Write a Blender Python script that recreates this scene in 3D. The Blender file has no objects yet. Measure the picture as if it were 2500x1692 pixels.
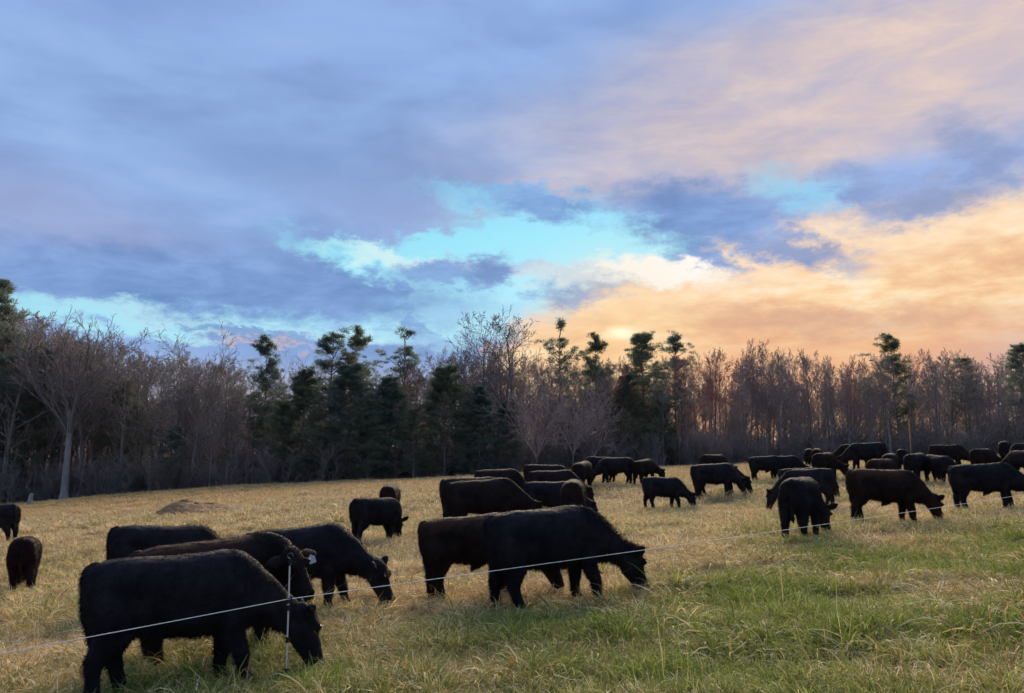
import bpy, math, random
import numpy as np
from mathutils import Vector, Matrix, noise as mnoise

SC = bpy.context.scene
R = math.radians

# ------------------------------------------------------------------ camera
FPX = 1250 / math.tan(R(32.5))            # focal length in pixels of a 2500 px wide frame
PITCH = math.atan(254 / FPX)
cam_data = bpy.data.cameras.new('camera')
cam = bpy.data.objects.new('camera', cam_data)
SC.collection.objects.link(cam)
cam_data.sensor_width = 36
cam_data.lens = 18 / math.tan(R(32.5))
cam_data.clip_start = 0.05
cam_data.clip_end = 6000
cam.location = (0, 0, 0)
cam.rotation_euler = (R(90) + PITCH, 0, 0)
SC.camera = cam

# ------------------------------------------------------------------ colour management
SC.view_settings.view_transform = 'Standard'
SC.view_settings.look = 'None'
SC.view_settings.gamma = 1
SC.view_settings.exposure = 1.3
SC.view_settings.use_curve_mapping = False
SC.render.engine = 'CYCLES'
SC.cycles.use_denoising = True
SC.cycles.max_bounces = 4
SC.cycles.diffuse_bounces = 3
SC.cycles.transparent_max_bounces = 4
SC.cycles.use_adaptive_sampling = True
SC.cycles.adaptive_threshold = 0.02

# ------------------------------------------------------------------ world: low evening sun behind broken cloud
SUN_AZ, SUN_EL = 8.0, 14.0
world = bpy.data.worlds.new('World')
SC.world = world
world.use_nodes = True
WN = world.node_tree
WN.nodes.clear()


def srgb(r, g, b):
    f = lambda c: (c / 255) / 12.92 if c / 255 <= 0.04045 else ((c / 255 + 0.055) / 1.055) ** 2.4
    return (f(r), f(g), f(b), 1)


class Nodes:
    def __init__(self, tree):
        self.t = tree

    def new(self, kind, **props):
        n = self.t.nodes.new(kind)
        for k, v in props.items():
            setattr(n, k, v)
        return n

    def put(self, sock, v):
        if isinstance(v, bpy.types.NodeSocket):
            self.t.links.new(v, sock)
        else:
            sock.default_value = v

    def math(self, op, a, b=None, c=None, clamp=False):
        n = self.new('ShaderNodeMath', operation=op, use_clamp=clamp)
        self.put(n.inputs[0], a)
        if b is not None:
            self.put(n.inputs[1], b)
        if c is not None:
            self.put(n.inputs[2], c)
        return n.outputs[0]

    def vmath(self, op, a, b=None):
        n = self.new('ShaderNodeVectorMath', operation=op)
        self.put(n.inputs[0], a)
        if b is not None:
            self.put(n.inputs[3] if op == 'SCALE' else n.inputs[1], b)
        return n.outputs['Value'] if op in ('LENGTH', 'DOT_PRODUCT') else n.outputs[0]

    def combine(self, x, y, z=0.0):
        n = self.new('ShaderNodeCombineXYZ')
        for i, v in enumerate((x, y, z)):
            self.put(n.inputs[i], v)
        return n.outputs[0]

    def noise(self, vec, scale, detail=4, rough=0.55, distort=0.0, color=False):
        n = self.new('ShaderNodeTexNoise')
        self.put(n.inputs['Vector'], vec)
        n.inputs['Scale'].default_value = scale
        n.inputs['Detail'].default_value = detail
        n.inputs['Roughness'].default_value = rough
        n.inputs['Distortion'].default_value = distort
        return n.outputs['Color' if color else 'Fac']

    def mix(self, fac, a, b, blend='MIX'):
        n = self.new('ShaderNodeMix', data_type='RGBA', blend_type=blend)
        self.put(n.inputs['Factor'], fac)
        self.put(n.inputs['A'], a)
        self.put(n.inputs['B'], b)
        return n.outputs['Result']

    def smooth(self, v, lo, hi, out0=0.0, out1=1.0):
        n = self.new('ShaderNodeMapRange', interpolation_type='SMOOTHSTEP')
        self.put(n.inputs['Value'], v)
        n.inputs['From Min'].default_value = lo
        n.inputs['From Max'].default_value = hi
        n.inputs['To Min'].default_value = out0
        n.inputs['To Max'].default_value = out1
        return n.outputs['Result']

    def ramp(self, fac, stops):
        n = self.new('ShaderNodeValToRGB')
        self.put(n.inputs['Fac'], fac)
        e = n.color_ramp.elements
        while len(e) < len(stops):
            e.new(0.5)
        for el, (p, c) in zip(e, stops):
            el.position = p
            el.color = c
        return n.outputs['Color']


def build_world():
    N = Nodes(WN)
    out = N.new('ShaderNodeOutputWorld')
    tc = N.new('ShaderNodeTexCoord')
    d = tc.outputs['Generated']
    sep = N.new('ShaderNodeSeparateXYZ')
    N.put(sep.inputs[0], d)
    X, Y, Z = sep.outputs
    A = N.math('MULTIPLY', N.math('ARCTAN2', X, Y), 57.2958)
    E = N.math('MULTIPLY', N.math('ARCSINE', Z), 57.2958)
    AE = N.combine(A, E)
    # cloud sheet seen in perspective: direction projected on a level plane overhead
    zz = N.math('ADD', N.math('MAXIMUM', Z, 0.0), 0.16)
    plane = N.combine(N.math('DIVIDE', X, zz), N.math('DIVIDE', Y, zz))
    streak = N.combine(N.math('MULTIPLY', A, 0.045), N.math('MULTIPLY', E, 0.13))
    w1 = N.vmath('SUBTRACT', N.noise(streak, 1.6, 3, 0.5, color=True), (0.5, 0.5, 0.5))
    lump = N.combine(N.math('MULTIPLY', A, 0.075), N.math('MULTIPLY', E, 0.14))
    w2 = N.vmath('SUBTRACT', N.noise(lump, 5.0, 6, 0.66, color=True), (0.5, 0.5, 0.5))
    big = N.vmath('MULTIPLY', w1, (7.0, 3.0, 0.0))
    fine = N.vmath('MULTIPLY', w2, (7.5, 4.6, 0.0))
    Wsoft = N.vmath('ADD', AE, big)
    Wfine = N.vmath('ADD', N.vmath('ADD', AE, N.vmath('MULTIPLY', w1, (2.5, 1.2, 0.0))), fine)

    def blob(a, e, ra, re, rot=0.0, soft=0.36, fine=True):
        m = N.new('ShaderNodeMapping', vector_type='TEXTURE')
        N.put(m.inputs['Vector'], Wfine if fine else Wsoft)
        m.inputs['Location'].default_value = (a, e, 0)
        m.inputs['Rotation'].default_value = (0, 0, R(rot))
        m.inputs['Scale'].default_value = (ra, re, 1)
        return N.smooth(N.vmath('LENGTH', m.outputs[0]), 1 + soft, max(0.0, 1 - soft))

    def union(ms):
        r = ms[0]
        for q in ms[1:]:
            r = N.math('MAXIMUM', r, q)
        return r

    # clear air behind the cloud
    sky = N.new('ShaderNodeTexSky', sky_type='NISHITA')
    sky.sun_disc = False
    sky.sun_elevation = R(SUN_EL)
    sky.sun_rotation = R(SUN_AZ)
    sky.air_density = 1.0
    sky.dust_density = 0.3
    sky.ozone_density = 4.0
    air = N.mix(1.0, sky.outputs[0], (0.10, 0.10, 0.10, 1), 'MULTIPLY')
    air = N.mix(0.80, air, N.ramp(N.smooth(E, 4, 28), [(0, srgb(182, 238, 252)), (0.45, srgb(150, 236, 254)), (1, srgb(120, 190, 250))]))

    n_big = N.noise(streak, 1.1, 3, 0.55, 0.4)
    n_mid = N.noise(streak, 3.2, 6, 0.62, 0.3)
    n_pl = N.noise(plane, 1.3, 3, 0.55)
    # the grey-blue stratus that covers most of the sky
    tone = N.math('ADD', N.math('MULTIPLY', n_big, 0.6), N.math('ADD', N.math('MULTIPLY', n_mid, 0.22), N.math('MULTIPLY', n_pl, 0.18)))
    cloud = N.ramp(tone, [(0.36, srgb(110, 140, 190)), (0.47, srgb(134, 164, 214)), (0.56, srgb(148, 180, 230)), (0.68, srgb(164, 190, 234))])
    high = N.smooth(E, 19, 29)
    cloud = N.mix(N.math('MULTIPLY', high, 0.45), cloud, srgb(150, 180, 232))
    # evening light on its underside, strongest above the sun and to the right
    P = union([blob(24, 23.5, 26, 5.6, 9, 0.6, False), blob(10, 19.5, 13, 3.0, 12, 0.75, False)])
    peach_hi = N.ramp(n_mid, [(0.34, srgb(198, 188, 202)), (0.5, srgb(218, 198, 196)), (0.66, srgb(236, 210, 194))])
    cloud = N.mix(N.math('MULTIPLY', P, N.smooth(A, -6, 30, 0.50, 0.92)), cloud, peach_hi)
    cloud = N.mix(N.math('MULTIPLY', blob(-32, 14.5, 9, 2.6, -3, 0.7, False), 0.4), cloud, srgb(172, 172, 208))
    cloud = N.mix(N.math('MULTIPLY', blob(27, 17.0, 12, 1.5, 4, 0.6, False), 0.8), cloud, srgb(152, 182, 236))
    cloud = N.mix(N.math('MULTIPLY', blob(-9, 17, 7, 1.4, -12, 0.7, False), 0.5), cloud, srgb(166, 186, 232))
    cloud = N.mix(N.math('MULTIPLY', blob(-13, 19.5, 10, 2.0, -6, 0.8, False), 0.6), cloud, srgb(128, 156, 206))
    # gaps
    gap = union([blob(4.2, 14.9, 8.4, 2.1, -6), blob(-5.0, 14.5, 6.6, 1.5, 16), blob(-2.5, 10.2, 9.0, 2.2, 9),
                 blob(-20, 8.5, 15, 1.15, -1.5), N.math('MULTIPLY', blob(20.3, 17.4, 3.0, 1.2, -18, 0.7), 0.6), blob(-9.0, 12.9, 6.5, 1.0, -14, 0.6),
                 blob(1.2, 17.4, 6.0, 0.8, -6, 0.8)])
    col = N.mix(gap, cloud, air)
    # thin bright veils inside the gaps
    col = N.mix(N.math('MULTIPLY', blob(3.0, 12.6, 7.5, 0.75, 0, 0.8), 0.75), col, srgb(214, 228, 236))
    col = N.mix(N.math('MULTIPLY', blob(-8.6, 13.5, 4.0, 0.6, -10, 0.7), 0.8), col, srgb(216, 244, 244))
    col = N.mix(N.math('MULTIPLY', union([blob(-13.5, 7.7, 5.5, 0.5, -4, 0.7), blob(-24, 8.9, 5, 0.45, -4, 0.7)]), 0.8), col, srgb(196, 238, 248))
    col = N.mix(N.math('MULTIPLY', blob(-17.5, 7.1, 3.0, 0.35, -5, 0.6), 0.8), col, srgb(216, 190, 190))
    # sunlit bank low on the right
    bank = union([blob(11, 6.0, 13.5, 6.2, 9, 0.16), blob(22, 7.6, 14, 8.0, 8, 0.16), blob(35, 7.5, 17, 9.2, 4, 0.18),
                  blob(52, 7.0, 20, 8.0, 0, 0.3)])
    bn = N.math('ADD', N.math('MULTIPLY', n_mid, 0.65), N.math('MULTIPLY', N.noise(streak, 9, 3, 0.6), 0.35))
    warm = N.ramp(bn, [(0.38, srgb(234, 184, 148)), (0.47, srgb(246, 202, 158)), (0.54, srgb(254, 220, 174)), (0.62, srgb(255, 236, 204))])
    lift = N.smooth(N.math('SUBTRACT', E, N.math('MULTIPLY', A, 0.16)), 6.4, 10.5)
    warm = N.mix(N.math('MULTIPLY', lift, 0.75), warm, srgb(255, 228, 200))
    low = N.smooth(E, 10.5, 4.5)
    warm = N.mix(N.math('MULTIPLY', N.math('MULTIPLY', low, N.smooth(A, 2, 18)), 0.8), warm, srgb(238, 176, 134))
    warm = N.mix(N.math('MULTIPLY', blob(22, 8.6, 9, 0.9, -2, 0.8), 0.5), warm, srgb(206, 164, 146))
    warm = N.mix(N.math('MULTIPLY', N.smooth(A, 24, 40), N.smooth(E, 9.0, 4.5)), warm, srgb(176, 164, 184))
    col = N.mix(bank, col, warm)
    col = N.mix(blob(10.8, 12.6, 4.6, 1.0, -8, 0.5), col, (1.0, 0.97, 0.92, 1))
    # darker scud in front
    scud = union([blob(13.5, 16.4, 6.4, 2.0, -6, 0.5), blob(19.0, 14.0, 4.8, 1.0, -16, 0.6), blob(14.0, 13.3, 2.6, 0.8, -24, 0.6),
                  blob(2.4, 17.3, 4.4, 1.0, -10, 0.6), blob(-5.2, 12.2, 3.4, 1.0, -8, 0.45), blob(-1.8, 12.6, 1.8, 1.0, 10, 0.6),
                  blob(-10.5, 11.4, 4.0, 1.2, -14, 0.5), blob(-20, 10.8, 17, 2.0, -3, 0.5), blob(-11, 10.1, 6.0, 0.8, -2, 0.6),
                  blob(24.5, 17.2, 2.2, 1.2, -30, 0.7), blob(28, 15.8, 4.0, 1.1, 6, 0.8), blob(-7.0, 8.7, 1.5, 0.8, -20, 0.7),
                  blob(4.0, 11.0, 2.4, 0.9, 8, 0.7), blob(-14.0, 7.4, 3.4, 0.6, -4, 0.6), blob(-19.0, 7.8, 3.2, 0.5, -10, 0.6),
                  blob(31, 18.2, 2.4, 1.6, -40, 0.9)])
    scol = N.ramp(n_mid, [(0.34, srgb(108, 142, 196)), (0.5, srgb(124, 158, 212)), (0.66, srgb(144, 178, 230))])
    scol = N.mix(N.math('MULTIPLY', N.smooth(A, 12, 30), 0.35), scol, srgb(176, 170, 190))
    col = N.mix(N.math('MULTIPLY', scud, 0.88), col, scol)
    # dull air low over the left woods
    col = N.mix(N.math('MULTIPLY', N.math('MULTIPLY', N.smooth(E, 7.0, 2.5), N.smooth(A, 4, -6)), 0.85), col, srgb(204, 196, 204))
    # the sun behind the bank
    s = (math.sin(R(7.8)) * math.cos(R(8.3)), math.cos(R(7.8)) * math.cos(R(8.3)), math.sin(R(8.3)))
    sd = N.math('MULTIPLY', N.math('ARCCOSINE', N.vmath('DOT_PRODUCT', d, s)), 57.2958)
    col = N.mix(N.smooth(sd, 9.0, 0.0, 0.0, 0.35), col, srgb(255, 214, 148))
    core = N.new('ShaderNodeMapping', vector_type='TEXTURE')
    N.put(core.inputs['Vector'], N.vmath('ADD', AE, N.vmath('MULTIPLY', w2, (1.0, 0.8, 0))))
    core.inputs['Location'].default_value = (7.8, 8.3, 0)
    core.inputs['Scale'].default_value = (1.35, 0.55, 1)
    col = N.mix(N.smooth(N.vmath('LENGTH', core.outputs[0]), 1.3, 0.1), col, (1.15, 1.0, 0.70, 1))
    bg = N.new('ShaderNodeBackground')
    N.put(bg.inputs['Color'], col)
    bg.inputs['Strength'].default_value = 0.406
    WN.links.new(bg.outputs[0], out.inputs['Surface'])


build_world()
world.cycles.sampling_method = 'NONE'      # a smooth bright sky: no importance map needed

# ------------------------------------------------------------------ sun, veiled by the bank of cloud
sun_data = bpy.data.lights.new('sun', 'SUN')
sun_data.energy = 5.0
sun_data.angle = R(42)
sun_data.color = (1.0, 0.83, 0.61)
sun = bpy.data.objects.new('sun', sun_data)
SC.collection.objects.link(sun)
sd = Vector((math.sin(R(SUN_AZ)) * math.cos(R(SUN_EL)), math.cos(R(SUN_AZ)) * math.cos(R(SUN_EL)), math.sin(R(SUN_EL))))
sun.rotation_euler = sd.to_track_quat('Z', 'Y').to_euler()
sun.location = (0, 60, 40)


# ------------------------------------------------------------------ helpers
def link(o):
    SC.collection.objects.link(o)
    return o


def tag(o, label=None, cat=None, group=None, kind=None):
    if label:
        o['label'] = label
    if cat:
        o['category'] = cat
    if group:
        o['group'] = group
    if kind:
        o['kind'] = kind
    return o


def make_mesh(name, verts, faces, mats=(), smooth=False):
    verts = np.asarray(verts, dtype=np.float32)
    faces = np.asarray(faces, dtype=np.int32)
    k = faces.shape[1]
    me = bpy.data.meshes.new(name)
    me.vertices.add(len(verts))
    me.vertices.foreach_set('co', verts.ravel())
    me.loops.add(faces.size)
    me.loops.foreach_set('vertex_index', faces.ravel())
    me.polygons.add(len(faces))
    me.polygons.foreach_set('loop_start', np.arange(0, faces.size, k, dtype=np.int32))
    me.update(calc_edges=True)
    if smooth:
        me.polygons.foreach_set('use_smooth', np.ones(len(faces), dtype=bool))
    for m in mats:
        me.materials.append(m)
    return me


def vattr(me, name, vals, kind='FLOAT'):
    a = me.attributes.new(name, kind, 'POINT')
    a.data.foreach_set('value' if kind != 'FLOAT_VECTOR' else 'vector', np.asarray(vals, dtype=np.float32).ravel() if kind != 'INT' else np.asarray(vals, dtype=np.int32))


def obj(name, me, parent=None, loc=None):
    o = bpy.data.objects.new(name, me)
    link(o)
    if parent:
        o.parent = parent
    if loc is not None:
        o.location = loc
    return o


def empty(name, loc):
    o = bpy.data.objects.new(name, None)
    o.empty_display_size = 0.2
    o.location = loc
    return link(o)


def ray(px, py):
    x = (px - 1250) / FPX
    y = -(py - 846) / FPX
    c, s = math.cos(PITCH), math.sin(PITCH)
    return np.array((x, c - y * s, s + y * c))


def at(px, py, depth):
    r = ray(px, py)
    return r * (depth / r[1])


def material(name, base=None, rough=0.8):
    m = bpy.data.materials.new(name)
    m.use_nodes = True
    b = m.node_tree.nodes['Principled BSDF']
    b.inputs['Roughness'].default_value = rough
    if 'Specular IOR Level' in b.inputs:
        b.inputs['Specular IOR Level'].default_value = 0.25
    if base:
        b.inputs['Base Color'].default_value = (*base, 1)
    return m, Nodes(m.node_tree), b


# ------------------------------------------------------------------ terrain: a pasture rising to the right, woods along its far edge
CONTROL = [  # pixel x, pixel y of a point on the ground, metres away
    (444, 1668, 7.0), (697, 1662, 6.2), (532, 1597, 8.4), (399, 1478, 12.0), (758, 1485, 11.6), (925, 1320, 20.8), (950, 1267, 27),
    (10, 1322, 24), (57, 1435, 18.0), (1345, 1470, 9.4), (1170, 1450, 12.0), (1192, 1293, 17.0), (1505, 1178, 36),
    (1575, 1178, 38), (1622, 1240, 29), (1750, 1212, 29), (1875, 1171, 38.5), (1985, 1139, 51), (2117, 1145, 35),
    (1962, 1308, 15.8), (2168, 1270, 18.1), (2419, 1240, 20.5), (2245, 1174, 33), (2460, 1128, 44), (2018, 1168, 35),
    (420, 1262, 33), (50, 1235, 80), (360, 1205, 80), (700, 1184, 80), (1060, 1170, 80), (1500, 1146, 80), (1750, 1140, 80), (2500, 1117, 80),
]
_pts = np.array([at(*c) for c in CONTROL])
_extra = np.array([(0, 0, -1.62), (0, 3, -1.66), (-6, 2, -2.15), (6, 2, -1.15), (-70, 80, -6.6), (70, 80, 0.6), (30, 20, -0.2), (-30, 20, -4.4),
                   (0, -20, -1.6), (-30, -20, -3.8), (30, -20, 0.3), (-60, 40, -6.2), (60, 40, 1.0)])
_pts = np.vstack([_pts, _extra])


def _tps(r2):
    return 0.5 * r2 * np.log(np.maximum(r2, 1e-9))


_n = len(_pts)
_k = _tps(((_pts[:, None, :2] - _pts[None, :, :2]) ** 2).sum(-1))
_P = np.hstack([np.ones((_n, 1)), _pts[:, :2]])
_lam = 30.0
_M = np.block([[_k + _lam * np.eye(_n), _P], [_P.T, np.zeros((3, 3))]])
_w = np.linalg.solve(_M, np.concatenate([_pts[:, 2], np.zeros(3)]))
_rs = np.random.RandomState(5)
_waves = [(a, math.cos(t) / L * 2 * math.pi, math.sin(t) / L * 2 * math.pi, p) for a, L, t, p in
          [(am, le, _rs.rand() * 6.28, _rs.rand() * 6.28) for am, le in
           ((.035, 3.1), (.03, 2.3), (.025, 1.7), (.02, 1.2), (.018, .9), (.015, .7), (.04, 5.2), (.05, 8.0), (.03, 4.1))]]


def sstep(v, a, b):
    t = np.clip((np.asarray(v, float) - a) / (b - a), 0, 1)
    return t * t * (3 - 2 * t)


def height(x, y):
    x = np.atleast_1d(np.asarray(x, float))
    y = np.atleast_1d(np.asarray(y, float))
    cx = np.clip(x, -75, 75)
    cy = np.clip(y, -22, 84)
    r2 = (cx[:, None] - _pts[None, :, 0]) ** 2 + (cy[:, None] - _pts[None, :, 1]) ** 2
    z = _tps(r2) @ _w[:_n] + _w[_n] + _w[_n + 1] * cx + _w[_n + 2] * cy
    b = np.zeros_like(z)
    for a, kx, ky, p in _waves:
        b += a * np.sin(kx * x + ky * y + p)
    rough = 0.55 + 0.9 * sstep(-x, 8, 22) * sstep(y, 34, 60)
    z += b * rough * sstep(np.hypot(x, y), 400, 120)
    far = sstep(y, 86, 150)
    z = z * (1 - far) + (-7.0) * far
    return z


def hz(x, y):
    return float(height(x, y)[0])


def ground_hit(px, py, tmin=3.0):
    r = ray(px, py)
    r = r / r[1]
    t = np.arange(tmin, 95, 0.05)
    h = height(r[0] * t, t)
    below = np.where(r[2] * t < h)[0]
    k = below[0] if len(below) else len(t) - 1
    return np.array((r[0] * t[k], t[k], h[k]))


def build_ground():
    def axis(lo, hi, fine_lo, fine_hi, step):
        v = list(np.arange(fine_lo, fine_hi + 1e-6, step))
        s = step
        while v[-1] < hi:
            s *= 1.25
            v.append(v[-1] + s)
        s = step
        while v[0] > lo:
            s *= 1.25
            v.insert(0, v[0] - s)
        return np.array(v)
    xs = axis(-2500, 2500, -55, 55, 0.45)
    ys = axis(-500, 3500, -2, 92, 0.45)
    gx, gy = np.meshgrid(xs, ys)
    v = np.stack([gx.ravel(), gy.ravel(), height(gx.ravel(), gy.ravel())], 1)
    nx, ny = len(xs), len(ys)
    i = np.arange(nx * ny).reshape(ny, nx)
    f = np.stack([i[:-1, :-1].ravel(), i[:-1, 1:].ravel(), i[1:, 1:].ravel(), i[1:, :-1].ravel()], 1)
    m, N, b = material('pasture_soil', rough=0.95)
    tc = N.new('ShaderNodeTexCoord')
    p = tc.outputs['Object']
    n1 = N.noise(p, 0.6, 5, 0.6)
    n2 = N.noise(p, 9.0, 6, 0.7)
    straw = N.ramp(n2, [(0.32, (0.075, 0.050, 0.024, 1)), (0.5, (0.26, 0.175, 0.075, 1)), (0.70, (0.58, 0.42, 0.20, 1))])
    grn = N.ramp(n2, [(0.32, (0.055, 0.050, 0.020, 1)), (0.55, (0.17, 0.145, 0.055, 1)), (0.75, (0.40, 0.32, 0.14, 1))])
    c = N.mix(N.smooth(n1, 0.45, 0.62), straw, grn)
    sp = N.new('ShaderNodeSeparateXYZ')
    N.put(sp.inputs[0], p)
    litter = N.ramp(N.noise(p, 3.0, 5, 0.65), [(0.35, (0.035, 0.024, 0.018, 1)), (0.65, (0.09, 0.06, 0.042, 1))])
    edge = N.math('ADD', sp.outputs[1], N.math('MULTIPLY', N.math('SUBTRACT', n1, 0.5), 6.0))
    c = N.mix(N.smooth(edge, 80.5, 82.5), c, litter)
    N.put(b.inputs['Base Color'], c)
    bump = N.new('ShaderNodeBump')
    bump.inputs['Strength'].default_value = 0.9
    bump.inputs['Distance'].default_value = 0.08
    N.put(bump.inputs['Height'], n2)
    N.put(b.inputs['Normal'], bump.outputs[0])
    o = obj('ground', make_mesh('ground', v, f, [m], True))
    tag(o, kind='structure')


build_ground()


# ------------------------------------------------------------------ materials for cattle, bark and leaves
def coat_material(name, dark, tip, back=None):
    m, N, b = material(name, rough=0.8)
    b.inputs['Specular IOR Level'].default_value = 0.07
    tc = N.new('ShaderNodeTexCoord')
    p = tc.outputs['Object']
    n = N.noise(p, 5.0, 5, 0.65)
    c = N.ramp(n, [(0.35, (*dark, 1)), (0.7, (*tip, 1))])
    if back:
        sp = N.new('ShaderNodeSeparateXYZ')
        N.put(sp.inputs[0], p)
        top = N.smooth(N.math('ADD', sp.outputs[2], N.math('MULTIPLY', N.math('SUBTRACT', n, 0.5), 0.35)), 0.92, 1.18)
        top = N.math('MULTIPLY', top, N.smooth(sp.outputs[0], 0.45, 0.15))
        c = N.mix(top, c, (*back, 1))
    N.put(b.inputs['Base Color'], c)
    return m


COAT = {
    'black': coat_material('black_coat', (0.010, 0.009, 0.011), (0.026, 0.022, 0.025)),
    'umber': coat_material('umber_coat', (0.011, 0.009, 0.008), (0.028, 0.018, 0.015)),
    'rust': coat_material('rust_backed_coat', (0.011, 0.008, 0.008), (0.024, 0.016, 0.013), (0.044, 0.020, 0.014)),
    'maroon': coat_material('maroon_coat', (0.014, 0.007, 0.008), (0.036, 0.014, 0.014)),
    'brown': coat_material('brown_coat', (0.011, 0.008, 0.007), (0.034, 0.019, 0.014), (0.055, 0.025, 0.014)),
}


# ------------------------------------------------------------------ cattle
def loft(rings):
    """rings: list of (center, axis_u, axis_v, ru_plus, ru_minus, rv, power)."""
    K = 20
    V, F = [], []
    for c, u, w, rp, rm, rv, pw in rings:
        for i in range(K):
            t = 2 * math.pi * i / K
            cu, sv = math.cos(t), math.sin(t)
            a = math.copysign(abs(cu) ** (2 / pw), cu) * (rp if cu > 0 else rm)
            bb = math.copysign(abs(sv) ** (2 / pw), sv) * rv
            V.append(c + u * a + w * bb)
    n = len(rings)
    for r in range(n - 1):
        for i in range(K):
            j = (i + 1) % K
            F.append((r * K + i, r * K + j, (r + 1) * K + j, (r + 1) * K + i))
    a, b = len(V), len(V) + 1
    V.append(rings[0][0])
    V.append(rings[-1][0])
    for i in range(K):
        j = (i + 1) % K
        F.append((a, j, i))
        F.append((b, (n - 1) * K + i, (n - 1) * K + j))
    return V, F


YL = Vector((0, 1, 0))


def catmull(vals, m):
    vals = np.asarray(vals, float)
    n = len(vals)
    out = []
    for i in range(n - 1):
        p0, p1, p2, p3 = vals[max(i - 1, 0)], vals[i], vals[i + 1], vals[min(i + 2, n - 1)]
        for k in range(m):
            t = k / m
            out.append(0.5 * ((2 * p1) + (p2 - p0) * t + (2 * p0 - 5 * p1 + 4 * p2 - p3) * t * t + (3 * p1 - p0 - 3 * p2 + p3) * t ** 3))
    out.append(vals[-1])
    return np.array(out)


def path_rings(st, lateral=YL, m=3, pw=2.0):
    """st rows: x, y, z, r_in_plane, r_lateral -> rings along the path."""
    s = catmull(st, m)
    rings = []
    for i in range(len(s)):
        a = Vector(s[max(i - 1, 0)][:3])
        b = Vector(s[min(i + 1, len(s) - 1)][:3])
        t = (b - a).normalized()
        lat = (lateral - t * lateral.dot(t)).normalized()
        u = lat.cross(t).normalized()
        rings.append((Vector(s[i][:3]), u, lat, s[i][3], s[i][3], s[i][4], pw))
    return rings


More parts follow.
